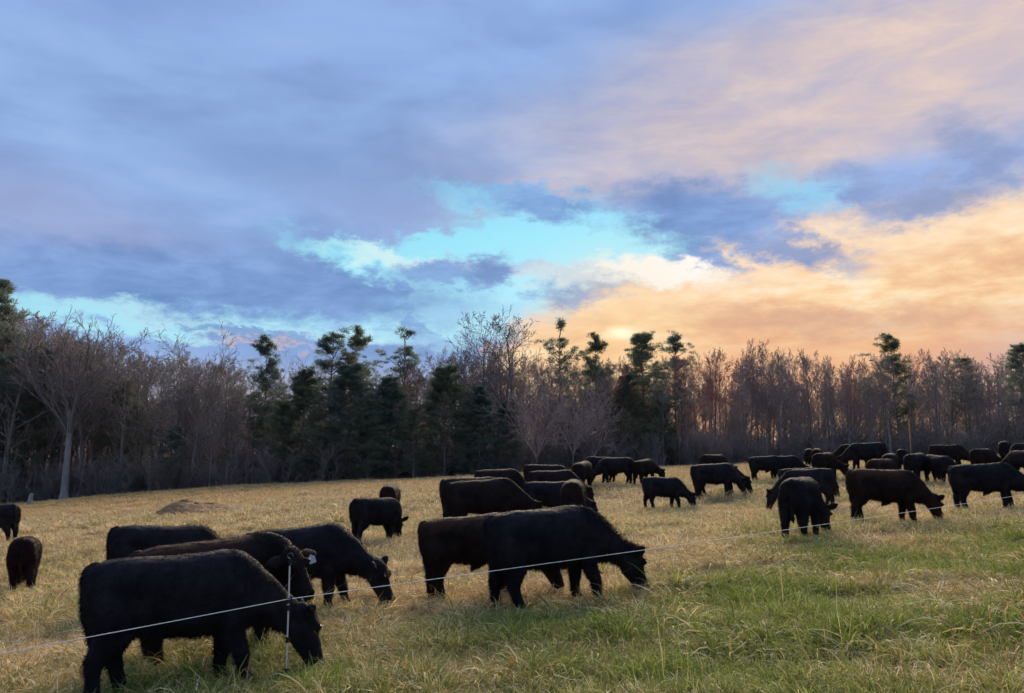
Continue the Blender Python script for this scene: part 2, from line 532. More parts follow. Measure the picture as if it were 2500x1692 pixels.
def cow_shell(pose, rng):
    parts = []
    g = pose.get('girth', 1.0)
    torso = [(-.835, 1.00, .80, .10), (-.815, 1.08, .67, .185), (-.74, 1.14, .57, .24), (-.56, 1.17, .545, .265), (-.32, 1.165, .505, .275),
             (-.06, 1.155, .465, .305), (.18, 1.155, .45, .305), (.40, 1.16, .45, .27), (.56, 1.125, .46, .235), (.69, 1.03, .50, .19), (.79, .92, .56, .135), (.85, .83, .64, .06)]
    ts = catmull(torso, 3)
    rings = []
    for x, zt, zb, w in ts:
        if not pose.get('full'):
            zb = zb + 0.02
        zc = zt - (zt - zb) * .47
        rings.append((Vector((x, 0, zc)), Vector((0, 0, 1)), YL, zt - zc, zc - zb, w * g, 2.35))
    parts.append(loft(rings))
    # neck and head in the sagittal plane, bent sideways afterwards
    if pose['head'] == 'graze':
        dz = pose.get('head_dz', 0.0)
        neck = [(.40, 0, .87, .25, .20), (.58, 0, .80, .24, .18), (.74, 0, .70 + dz * .3, .205, .15), (.90, 0, .58 + dz * .7, .17, .125), (1.04, 0, .495 + dz, .142, .112), (1.12, 0, .455 + dz, .11, .10)]
        poll, muz = Vector((1.125, 0, .575 + dz)), Vector((1.265, 0, .035 + dz))
    else:
        pz = pose.get('poll', .98)
        neck = [(.40, 0, .92, .25, .19), (.56, 0, .92, .24, .175), (.72, 0, .90 + (pz - .98) * .4, .205, .15), (.86, 0, .89 + (pz - .98) * .8, .165, .125), (.97, 0, .885 + (pz - .98), .14, .11)]
        poll, muz = Vector((.95, 0, pz)), Vector((1.20, 0, pz - .42))
    parts.append(loft(path_rings(neck, m=3, pw=2.1)))
    ax = (muz - poll)
    L = ax.length
    ax.normalize()
    front = YL.cross(ax)
    if front.x < 0:
        front = -front
    front.normalize()
    hs = [(-.12, .00, .05, .07), (-.04, -.01, .10, .11), (.10, -.02, .145, .130), (.26, -.03, .162, .132), (.42, -.03, .150, .112), (.58, -.02, .124, .094), (.74, -.008, .104, .090), (.88, .0, .094, .092), (.98, .0, .078, .082), (1.04, .0, .04, .05)]
    hrings = []
    for t, off, rd, rw in catmull(hs, 2):
        hrings.append((poll + ax * (t * L) + front * (off - .03), front, YL, rd, rd, rw, 2.2))
    parts.append(loft(hrings))
    # jaw and throat
    # ears
    for s in (1, -1):
        base = poll + ax * .055 + Vector((0, s * .10, 0)) - front * .02
        dirn = (Vector((0, s, 0)) * 1.0 - ax * pose.get('ear_up', .62) + front * pose.get('ear_fwd', .42)).normalized()
        wide = (ax - dirn * ax.dot(dirn)).normalized()
        thin = dirn.cross(wide).normalized()
        rr = []
        for t, w in ((-.03, .034), (.03, .040), (.08, .062), (.13, .066), (.18, .052), (.225, .028), (.245, .012)):
            rr.append((base + dirn * t + ax * (t * .12), wide, thin, w, w, .026 if t < .2 else .02, 2))
        parts.append(loft(rr))
        # brow and eye socket
        e = poll + ax * (.34 * L) + front * .075 + Vector((0, s * .095, 0))
        parts.append(loft([(e + ax * q, front, YL, r, r, r, 2) for q, r in ((-.045, .008), (-.03, .026), (0, .036), (.03, .026), (.045, .008))]))
        # nostril swelling
        e = poll + ax * (.96 * L) + front * .03 + Vector((0, s * .042, 0))
        parts.append(loft([(e + ax * q, front, YL, r, r, r, 2) for q, r in ((-.04, .01), (-.02, .028), (0, .034), (.02, .028), (.035, .01))]))
    parts_head_until = len(parts)
    # legs: hind then front
    lf = pose.get('legs', (0.06, -0.05, 0.05, -0.06))
    for k, s in ((0, 1), (1, -1)):
        f = lf[k]
        y = s * .155
        st = [(-.56, y * .75, 1.00, .18, .10), (-.575, y * .9, .86, .235, .135), (-.57, y, .71, .225, .135), (-.57 + f * .2, y, .575, .18, .118), (-.62 + f * .45, y, .46, .118, .092), (-.665 + f * .65, y, .36, .088, .076),
              (-.66 + f * .8, y, .25, .064, .060), (-.65 + f * .95, y, .14, .062, .059), (-.63 + f, y, .07, .067, .064), (-.61 + f, y, .015, .076, .070), (-.61 + f, y, -.03, .070, .066)]
        parts.append(loft(path_rings(st, m=2)))
    for k, s in ((2, 1), (3, -1)):
        f = lf[k]
        y = s * .15
        st = [(.46, y * .8, .95, .14, .09), (.45, y, .80, .18, .12), (.42 + f * .1, y, .63, .16, .118), (.41 + f * .3, y, .49, .115, .092), (.42 + f * .55, y, .37, .088, .076), (.43 + f * .7, y, .29, .080, .070),
              (.42 + f * .85, y, .19, .060, .057), (.43 + f * .95, y, .10, .061, .058), (.445 + f, y, .05, .070, .066), (.45 + f, y, .0, .076, .070), (.45 + f, y, -.03, .070, .066)]
        parts.append(loft(path_rings(st, m=2)))
    # tail with switch
    sw = pose.get('tail', 0.0)
    st = [(-.72, 0, 1.12, .045, .05), (-.80, 0, 1.10, .038, .04), (-.835, sw * .1, .98, .026, .028), (-.832, sw * .4, .80, .024, .026), (-.805, sw * .8, .64, .024, .026), (-.775, sw, .52, .034, .034), (-.745, sw * 1.1, .42, .030, .030), (-.73, sw * 1.1, .35, .014, .014)]
    parts.append(loft(path_rings(st, m=2)))
    if pose.get('steer', True):
        parts.append(loft(path_rings([(.10, 0, .50, .05, .05), (.0, 0, .455, .055, .05), (-.08, 0, .42, .035, .03), (-.09, 0, .37, .015, .015)], m=2)))
    parts.append(loft(path_rings([(.62, 0, .62, .12, .10), (.72, 0, .53, .10, .08), (.80, 0, .52, .07, .06), (.86, 0, .56, .04, .04)], m=2)))
    V, F = [], []
    for pv, pf in parts:
        o = len(V)
        V += [v.copy() for v in pv]
        F += [tuple(i + o for i in q) for q in pf]
    # bend neck sideways
    yaw = R(pose.get('neck', 0.0))

    def bend(v):
        v = Vector(v)
        if yaw and v.x > .50 and v.z > -1:
            t = min(1.0, (v.x - .50) / .50)
            a = yaw * t * t * (3 - 2 * t)
            # keep the front legs in place
            if v.z < .42 and v.x < .62 and abs(v.y) > .06:
                return v
            c, s_ = math.cos(a), math.sin(a)
            px = .50 + (v.x - .50) * c - v.y * s_
            py = (v.x - .50) * s_ + v.y * c
            return Vector((px, py, v.z))
        return v
    V = [bend(v) for v in V]
    bend0 = bend

    def bend(v):
        q = bend0(v)
        q.x *= .925
        return q
    V = [Vector((v.x * .925, v.y, v.z)) for v in V]
    info = {'poll': poll, 'ax': ax, 'L': L, 'front': front, 'bend': bend}
    return V, F, info


def cow_meshes(pose, seed, voxel, strands, hair_len, coat):
    rng = random.Random(seed)
    V, F, info = cow_shell(pose, rng)
    me = bpy.data.meshes.new('raw')
    me.from_pydata(V, [], F)
    tmp = bpy.data.objects.new('tmp', me)
    SC.collection.objects.link(tmp)
    md = tmp.modifiers.new('r', 'REMESH')
    md.mode = 'VOXEL'
    md.voxel_size = voxel
    sm = tmp.modifiers.new('s', 'SMOOTH')
    sm.factor = 0.5
    sm.iterations = max(2, int(0.06 / voxel))
    dg = bpy.context.evaluated_depsgraph_get()
    body = bpy.data.meshes.new_from_object(tmp.evaluated_get(dg))
    bpy.data.objects.remove(tmp)
    bpy.data.meshes.remove(me)
    n = len(body.vertices)
    co = np.empty(n * 3, np.float32)
    no = np.empty(n * 3, np.float32)
    body.vertices.foreach_get('co', co)
    body.vertex_normals.foreach_get('vector', no)
    co = co.reshape(-1, 3)
    no = no.reshape(-1, 3)
    off = Vector((seed * 3.1, 0, 0))
    dsp = np.array([0.010 * mnoise.noise(Vector(c) * 5 + off) + 0.006 * mnoise.noise(Vector(c) * 13 + off) for c in co], np.float32)
    co += no * dsp[:, None]
    body.vertices.foreach_set('co', co.ravel())
    body.polygons.foreach_set('use_smooth', np.ones(len(body.polygons), bool))
    body.name = 'cow_body'
    body.materials.clear()
    body.materials.append(COAT[coat])
    body.update()
    # shaggy winter coat: thin tapering locks
    rs = np.random.RandomState(seed)
    body.calc_loop_triangles()
    nt = len(body.loop_triangles)
    tri = np.empty(nt * 3, np.int32)
    body.loop_triangles.foreach_get('vertices', tri)
    tri = tri.reshape(-1, 3)
    A, B, C = co[tri[:, 0]], co[tri[:, 1]], co[tri[:, 2]]
    cr = np.cross(B - A, C - A)
    area = np.linalg.norm(cr, axis=1)
    pick = rs.choice(nt, strands, p=area / area.sum())
    r1, r2 = np.sqrt(rs.rand(strands, 1)), rs.rand(strands, 1)
    P = A[pick] * (1 - r1) + B[pick] * r1 * (1 - r2) + C[pick] * r1 * r2
    Nn = cr[pick] / np.maximum(area[pick][:, None], 1e-9)
    flow = np.tile(np.array([[-0.55, 0, -0.75]], np.float32), (strands, 1))
    flow[:, 1] = 0
    crest = (P[:, 0] > 0.38) & (Nn[:, 2] > 0.25)
    D = flow * 0.75 + Nn * (0.45 + 0.25 * rs.rand(strands, 1)) + rs.normal(0, 0.28, (strands, 3))
    D[crest] = Nn[crest] * 0.7 + flow[crest] * 0.35 + rs.normal(0, 0.28, (crest.sum(), 3))
    D /= np.linalg.norm(D, axis=1, keepdims=True)
    L = hair_len * (0.5 + rs.rand(strands)) * np.where(P[:, 2] < .14, 0.5, 1.0)
    L *= np.where(crest, pose.get('crest', .9), 1.0)
    tail = (P[:, 0] < -.74) & (P[:, 2] < .55)
    L *= np.where(tail, 1.3, 1.0)
    headz = P[:, 0] > 0.88
    L *= np.where(headz & ~crest, 0.45, 1.0)
    W = np.cross(D, rs.normal(0, 1, (strands, 3)))
    W /= np.linalg.norm(W, axis=1, keepdims=True)
    wid = hair_len * 0.07
    base = P - Nn * 0.004
    bendv = D * L[:, None] + np.array([0, 0, -1]) * (L[:, None] * 0.2)
    v0 = base + W * wid
    v1 = base - W * wid
    v2 = base + bendv
    hv = np.stack([v0, v1, v2], 1).reshape(-1, 3)
    hf = np.arange(strands * 3).reshape(-1, 3)
    hair = make_mesh('coat_hair', hv, hf, [COAT[coat]])
    return body, hair, info


POSES = {
    'near':   dict(head='graze', legs=(.10, -.09, -.10, .12), tail=.02, steer=False, full=True, head_dz=-.02, neck=4),
    'turned': dict(head='up', poll=.96, neck=-62, legs=(-.02, .05, .05, -.03), ear_up=.10, ear_fwd=-.05, tail=.0),
    'graze':  dict(head='graze', legs=(.11, -.08, .09, -.10), tail=.02, head_dz=.0, neck=6),
    'crest':  dict(head='graze', legs=(-.06, .14, -.06, .13), tail=.0, crest=1.7, full=True, head_dz=-.01, neck=-4, steer=False),
    'steer':  dict(head='graze', legs=(-.09, .07, .12, -.08), tail=.0, neck=-14),
    'step':   dict(head='graze', legs=(.12, -.10, -.06, .12), tail=-.03, neck=16, girth=1.05),
    'left':   dict(head='graze', legs=(.03, -.08, .10, -.08), tail=.03, neck=34, steer=False),
    'right':  dict(head='graze', legs=(-.08, .06, -.04, .08), tail=-.02, neck=-34, girth=1.03),
    'facing': dict(head='graze', legs=(.05, -.05, .04, -.06), tail=.0, neck=-58),
}
_cow_cache = {}


def cow_model(pose, coat, fine):
    key = (pose, coat, fine)
    if key not in _cow_cache:
        _cow_cache[key] = cow_meshes(POSES[pose], list(POSES).index(pose) + 11, 0.018 if fine else 0.026, 42000 if fine else 13000, 0.034 if fine else 0.042, coat)
    return _cow_cache[key]


eye_mat, _, _eb = material('dark_eye', (0.012, 0.009, 0.008), 0.12)
tag_mat, _, _ = material('white_plastic_tag', (0.40, 0.38, 0.38), 0.6)


def ellipsoid(rx, ry, rz, seg=12, rings=8):
    v, f = [], []
    for i in range(rings + 1):
        a = math.pi * i / rings
        for j in range(seg):
            b = 2 * math.pi * j / seg
            v.append((rx * math.sin(a) * math.cos(b), ry * math.sin(a) * math.sin(b), rz * math.cos(a)))
    for i in range(rings):
        for j in range(seg):
            k = (j + 1) % seg
            f.append((i * seg + j, (i + 1) * seg + j, (i + 1) * seg + k, i * seg + k))
    return np.array(v), f


_eye_mesh = None


def place_cow(row):
    global _eye_mesh
    pose, coat, fine, px, py, hpx, yaw, label = row
    py += .045 * hpx
    g = ground_hit(px, py)
    s = hpx * g[1] / FPX / 1.175
    if not 0.86 < s < 1.18:          # keep animals of one herd near one size, on their own line of sight
        s2 = min(max(s, 0.88), 1.16)
        d = s2 * 1.175 * FPX / hpx
        r = ray(px, py)
        x, y = r[0] / r[1] * d, d
        g = np.array((x, y, hz(x, y)))
        print('COW', px, py, 'scale %.2f -> %.2f' % (s, s2), 'd %.1f' % d, 'ground %.2f wanted %.2f' % (g[2], (r / r[1] * d)[2]))
        s = s2
    body, hair, info = cow_model(pose, coat, fine)
    o = obj('cow', body, None, tuple(g))
    # follow the slope of the ground
    e = 0.5
    gx = (hz(g[0] + e, g[1]) - hz(g[0] - e, g[1])) / (2 * e)
    gy = (hz(g[0], g[1] + e) - hz(g[0], g[1] - e)) / (2 * e)
    nrm = Vector((-gx, -gy, 1)).normalized()
    a = R(yaw) - math.atan2(g[0], g[1])
    fwd = Vector((math.cos(a), math.sin(a), 0))
    fwd = (fwd - nrm * fwd.dot(nrm)).normalized()
    left = nrm.cross(fwd)
    m = Matrix((fwd, left, nrm)).transposed().to_4x4()
    o.matrix_world = Matrix.Translation(Vector(g) - nrm * 0.01) @ m @ Matrix.Scale(s, 4)
    tag(o, label, 'cow', 'black cattle grazing the pasture')
    obj('coat_hair', hair, o)
    if fine:
        if _eye_mesh is None:
            v, f = ellipsoid(.017, .017, .017)
            _eye_mesh = make_mesh('eye', v, f, [eye_mat], True)
        for sgn in (1, -1):
            p = info['poll'] + info['ax'] * (.345 * info['L']) + info['front'] * .085 + Vector((0, sgn * .118, 0))
            ey = obj('eye', _eye_mesh, o)
            ey.location = info['bend'](p)
    if pose == 'turned':
        p = info['poll'] + info['ax'] * .085 + Vector((0, .225, 0)) + info['front'] * .02
        t = bpy.data.meshes.new('ear_tag')
        w, h, th = .042, .052, .003
        vs = []
        for q in (-th, th):
            for (yy, zz) in ((-.010, 0), (.010, 0), (.016, -.014), (w, -.02), (w, -.02 - h * 1.3), (-w, -.02 - h * 1.3), (-w, -.02), (-.016, -.014)):
                vs.append((q, yy, zz))
        fs = [tuple(range(8)), tuple(range(15, 7, -1))] + [(i, i + 8, (i + 1) % 8 + 8, (i + 1) % 8) for i in range(8)]
        t.from_pydata(vs, [], fs)
        t.materials.append(tag_mat)
        to = obj('ear_tag', t, o)
        to.location = info['bend'](p)
        to.rotation_euler = (R(6), R(-12), R(POSES['turned']['neck']))
        to['label'] = 'white plastic ear tag hanging from the ear'
    return o


COWS = [
    # pose, coat, fine, px, py (ground), back height px, yaw (0 faces right, 90 away), label
    ('near', 'black', True, 446, 1672, 318, 0, 'nearest big black cow grazing directly behind the white fence post'),
    ('turned', 'rust', True, 540, 1597, 282, 6, 'rusty-backed dark cow with head turned and a white ear tag'),
    ('graze', 'black', True, 399, 1478, 196, 6, 'black cow farthest back of the overlapping trio at left, only its back showing'),
    ('steer', 'black', True, 750, 1490, 206, -12, 'black cow grazing just right of the cow with the ear tag'),
    ('left', 'black', True, 922, 1322, 110, 38, 'black cow seen from behind at an angle, grazing alone left of centre'),
    ('graze', 'maroon', False, 954, 1268, 88, 84, 'reddish brown rump of a cow poking up behind the lone cow left of centre'),
    ('right', 'black', False, -8, 1322, 93, 128, 'black cow cut off by the left edge of the picture'),
    ('graze', 'maroon', True, 57, 1437, 128, 86, 'maroon-black cow seen from behind near the left edge'),
    ('crest', 'black', True, 1354, 1474, 238, 22, 'large black cow with bristling neck crest grazing at the centre'),
    ('steer', 'brown', True, 1172, 1450, 196, 4, 'brown steer half hidden behind the large centre cow'),
    ('graze', 'umber', True, 1192, 1295, 140, 4, 'long dark brown cow standing behind the brown steer'),
    ('step', 'umber', False, 1162, 1272, 124, 6, 'cow whose tail and rump show left of the long dark brown cow'),
    ('step', 'umber', False, 1222, 1226, 91, 16, 'cow whose arched back shows above the long dark brown cow'),
    ('left', 'umber', False, 1336, 1216, 85, 4, 'far dark cow whose back tops the overlapping cluster at centre'),
    ('graze', 'umber', False, 1356, 1234, 94, 2, 'dark cow in the middle of the overlapping centre cluster'),
    ('graze', 'black', False, 1352, 1278, 106, 2, 'small black cow just above the back of the large centre cow'),
    ('graze', 'umber', False, 1406, 1285, 117, 88, 'grey-brown cow seen from behind above the large centre cow'),
    ('graze', 'umber', False, 1424, 1196, 72, 72, 'cow seen from behind at the right end of the centre cluster'),
    ('step', 'black', False, 1502, 1180, 66, 186, 'black cow facing left with hanging tail near the woods at centre'),
    ('graze', 'black', False, 1462, 1174, 62, 178, 'cow mostly hidden behind the left-facing black cow near the woods'),
    ('right', 'umber', False, 1576, 1180, 61, 58, 'cow seen from behind just right of the left-facing black cow'),
    ('crest', 'black', False, 1622, 1241, 79, 22, 'small black cow grazing alone right of centre'),
    ('left', 'black', False, 1750, 1212, 83, 10, 'black cow standing side-on in the middle of the right half'),
    ('graze', 'black', False, 1756, 1206, 78, 6, 'cow behind the side-on black cow with its head stretched down right'),
    ('right', 'umber', False, 1746, 1169, 62, 48, 'far cow whose rump shows above the pair right of centre'),
    ('step', 'black', False, 1876, 1172, 61, 8, 'black cow facing right at the left end of the far right herd'),
    ('graze', 'black', False, 1920, 1167, 57, 4, 'cow half hidden behind the first cow of the far right herd'),
    ('graze', 'black', False, 1977, 1139, 46, 88, 'left one of two tiny distant cows standing close together'),
    ('left', 'umber', False, 1997, 1140, 47, 84, 'right one of two tiny distant cows standing close together'),
    ('right', 'umber', False, 2019, 1170, 68, 64, 'cow seen from behind left of the big left-facing far cow'),
    ('steer', 'black', False, 2117, 1146, 68, 180, 'big black cow facing left at the top of the far herd'),
    ('graze', 'umber', False, 2086, 1143, 61, 176, 'cow whose head and neck show in front of the big left-facing far cow'),
    ('graze', 'black', False, 1965, 1219, 80, 4, 'low black cow peeping between the far herd and the pair at right'),
    ('crest', 'black', False, 1976, 1240, 98, 172, 'black cow facing left behind the three-quarter rear-view cow'),
    ('steer', 'black', True, 1962, 1309, 148, 76, 'black cow in three-quarter rear view just right of centre right'),
    ('step', 'brown', True, 2166, 1272, 131, 14, 'dark brown cow side-on with head down at the fence wire'),
    ('left', 'brown', False, 2162, 1192, 75, 56, 'brown-tinged cow right behind the side-on dark brown cow'),
    ('graze', 'black', False, 2177, 1168, 64, 80, 'cow whose rump rises behind the brown-tinged cow'),
    ('facing', 'black', False, 2207, 1161, 56, 88, 'narrow rear view of a cow between two groups in the far herd'),
    ('right', 'black', False, 2244, 1176, 73, 68, 'left cow of the dense black pair in the far right herd'),
    ('left', 'black', False, 2300, 1178, 70, -52, 'right cow of the dense black pair in the far right herd'),
    ('graze', 'umber', False, 2318, 1145, 62, 6, 'dark cow standing above the dense black pair'),
    ('right', 'umber', False, 2405, 1156, 62, 60, 'round-backed cow behind the black cow at the right edge'),
    ('steer', 'black', True, 2418, 1242, 115, 8, 'black cow grazing at the right edge, its head leaving the picture'),
    ('graze', 'black', False, 2460, 1129, 55, 86, 'upright rear view of a far cow near the top right of the herd'),
    ('step', 'black', False, 2502, 1164, 68, 140, 'cow cut by the right edge of the picture, nearer one'),
    ('left', 'black', False, 2508, 1134, 52, 200, 'cow cut by the right edge of the picture, farther one'),
]
for row in COWS:
    place_cow(row)


# ------------------------------------------------------------------ trees
def bark_material(name, lo, hi, rough=0.9):
    m, N, b = material(name, rough=rough)
    tc = N.new('ShaderNodeTexCoord')
    oi = N.new('ShaderNodeObjectInfo')
    mp = N.new('ShaderNodeMapping')
    N.put(mp.inputs['Vector'], tc.outputs['Object'])
    mp.inputs['Scale'].default_value = (3, 3, 0.7)
    n = N.noise(mp.outputs[0], 2.2, 5, 0.65)
    c = N.ramp(n, [(0.3, (*lo, 1)), (0.7, (*hi, 1))])
    c = N.mix(N.math('MULTIPLY', oi.outputs['Random'], 0.4), c, (lo[0] * .8, lo[1] * .75, lo[2] * .8, 1))
    N.put(b.inputs['Base Color'], c)
    return m


BARK = bark_material('grey_brown_bark', (0.12, 0.095, 0.085), (0.31, 0.255, 0.225))
PALE = bark_material('pale_bark', (0.18, 0.155, 0.135), (0.38, 0.335, 0.29))
TWIG = bark_material('grey_twigs', (0.165, 0.137, 0.122), (0.31, 0.262, 0.23))
MAUVE = bark_material('mauve_twigs', (0.19, 0.155, 0.142), (0.34, 0.285, 0.255))
PINK = bark_material('pinkish_twigs', (0.40, 0.27, 0.235), (0.62, 0.44, 0.37))
RED = bark_material('red_budded_twigs', (0.28, 0.11, 0.10), (0.46, 0.19, 0.16))


def needle_material(name, lo, hi):
    m, N, b = material(name, rough=0.7)
    tc = N.new('ShaderNodeTexCoord')
    oi = N.new('ShaderNodeObjectInfo')
    n = N.noise(tc.outputs['Object'], 0.9, 5, 0.6)
    c = N.ramp(n, [(0.32, (*lo, 1)), (0.68, (*hi, 1))])
    c = N.mix(N.math('MULTIPLY', oi.outputs['Random'], 0.35), c, (lo[0] * .9, lo[1] * .85, lo[2] * .9, 1))
    N.put(b.inputs['Base Color'], c)
    tr = N.new('ShaderNodeBsdfTranslucent')
    N.put(tr.inputs['Color'], c)
    mx = N.new('ShaderNodeMixShader')
    mx.inputs[0].default_value = 0.35
    t = m.node_tree
    t.links.new(b.outputs[0], mx.inputs[1])
    t.links.new(tr.outputs[0], mx.inputs[2])
    t.links.new(mx.outputs[0], t.nodes['Material Output'].inputs['Surface'])
    return m


NEEDLE = needle_material('pine_needles', (0.10, 0.125, 0.080), (0.21, 0.235, 0.14))
NEEDLE2 = needle_material('blue_green_needles', (0.085, 0.120, 0.095), (0.18, 0.22, 0.165))


def tubes(segs, sides=3):
    """segs: array rows p0(3) p1(3) r0 r1 -> verts, quads."""
    s = np.asarray(segs, float)
    p0, p1, r0, r1 = s[:, 0:3], s[:, 3:6], s[:, 6], s[:, 7]
    t = p1 - p0
    t /= np.maximum(np.linalg.norm(t, axis=1, keepdims=True), 1e-9)
    ref = np.where(np.abs(t[:, 2:3]) > 0.9, np.array([[1., 0, 0]]), np.array([[0., 0, 1.]]))
    u = np.cross(t, ref)
    u /= np.linalg.norm(u, axis=1, keepdims=True)
    w = np.cross(t, u)
    n = len(s)
    V = np.empty((n, 2, sides, 3))
    for k in range(sides):
        a = 2 * math.pi * k / sides
        o = u * math.cos(a) + w * math.sin(a)
        V[:, 0, k] = p0 + o * r0[:, None]
        V[:, 1, k] = p1 + o * r1[:, None]
    base = (np.arange(n) * 2 * sides)[:, None]
    F = []
    for k in range(sides):
        j = (k + 1) % sides
        F.append(np.hstack([base + k, base + j, base + sides + j, base + sides + k]))
    return V.reshape(-1, 3), np.stack(F, 1).reshape(-1, 4)


def unit(v):
    return v / max(1e-9, math.sqrt(v[0] ** 2 + v[1] ** 2 + v[2] ** 2))


def sideways(d, ang, rng):
    r = np.array((rng.gauss(0, 1), rng.gauss(0, 1), rng.gauss(0, 1)))
    r = unit(r - d * (r @ d))
    return unit(d * math.cos(ang) + r * math.sin(ang))


UP = np.array((0., 0., 1.))


def grow(segs, p, d, L, r, lvl, maxl, rng, up, kids):
    n = 5 if lvl == 0 else 4 if lvl == 1 else (3 if lvl == 2 else 2)
    step = L / n
    for i in range(n):
        wob = np.array((rng.gauss(0, 1), rng.gauss(0, 1), rng.gauss(0, 1))) * (0.10 + 0.03 * lvl)
        d = unit(d + wob + UP * up)
        q = p + d * step * rng.uniform(.8, 1.2)
        ra = max(r * (1 - 0.72 * i / n), 0.019)
        rb = max(r * (1 - 0.72 * (i + 1) / n), 0.014)
        segs.append((*p, *q, ra, rb))
        p = q
        if lvl < maxl:
            k = kids[min(lvl, len(kids) - 1)]
            m = int(k) + (1 if rng.random() < k - int(k) else 0)
            for _ in range(m):
                c = sideways(d, R(rng.uniform(24, 52)), rng)
                grow(segs, p, c, L * rng.uniform(.42, .66) * (1 - .12 * i), rb * rng.uniform(.5, .72), lvl + 1, maxl, rng, up, kids)


def bare_tree(seed, H=15.0, base=.35, limb=.24, vase=False, up=.10, r0=.20, kids=(1.2, 1.15, 0.85, 1.0), nlimb=20, lean=0.02, tmin=17, tmax=42):
    rng = random.Random(seed)
    trunk, segs = [], []
    top = base + .14 if vase else .9
    n = 12
    p = np.array((0., 0., -0.5))
    lean = 0.0 if vase else lean
    d = unit(np.array((rng.gauss(0, lean), rng.gauss(0, lean), 1.)))
    pts = [p]
    for i in range(n):
        d = unit(d + np.array((rng.gauss(0, .008 if vase else .025), rng.gauss(0, .008 if vase else .025), .06)))
        p = p + d * (H * top + .5) / n
        pts.append(p)
    rad = lambda z: max(.018, r0 * (1 - .90 * (max(z, 0) / H) ** .8) * (1.35 if z < .3 else 1.0))
    for a, b in zip(pts[:-1], pts[1:]):
        trunk.append((*a, *b, rad(a[2]), rad(b[2])))
    if vase:
        for k in range(nlimb):
            t = rng.uniform(.78, 1.0)
            q = pts[int(t * (n - 1))] if t < .99 else pts[-1]
            az = 2.4 * k + rng.uniform(-.4, .4)
            tilt = R(rng.uniform(10, 46))
            c = np.array((math.cos(az) * math.sin(tilt), math.sin(az) * math.sin(tilt), math.cos(tilt)))
            grow(segs, q, c, H * (1 - base) * rng.uniform(.55, .86), r0 * rng.uniform(.34, .52), 0, 4, rng, up, kids)
    else:
        for k in range(nlimb):
            t = base + (1 - base) * (k + rng.random() * .8) / nlimb
            zi = min(t / .9, .999) * n
            i = min(int(zi), n - 1)
            q = pts[i] + (pts[i + 1] - pts[i]) * (zi - int(zi))
            az = 2.4 * k + rng.uniform(-.5, .5)
            tilt = R(rng.uniform(tmin, tmax) * (1 - .35 * (t - base)))
            c = np.array((math.cos(az) * math.sin(tilt), math.sin(az) * math.sin(tilt), math.cos(tilt)))
            L = H * limb * rng.uniform(.7, 1.15) * (1.1 - .75 * (t - base) / (1 - base))
            grow(segs, q, c, L, rad(q[2]) * .6, 0, 3, rng, up, kids)
    tv, tf = tubes(trunk, 8)
    cv, cf = tubes(segs, 3)
    hh = cv[:, 2].max()
    return tv, tf, cv, cf, hh, len(segs)


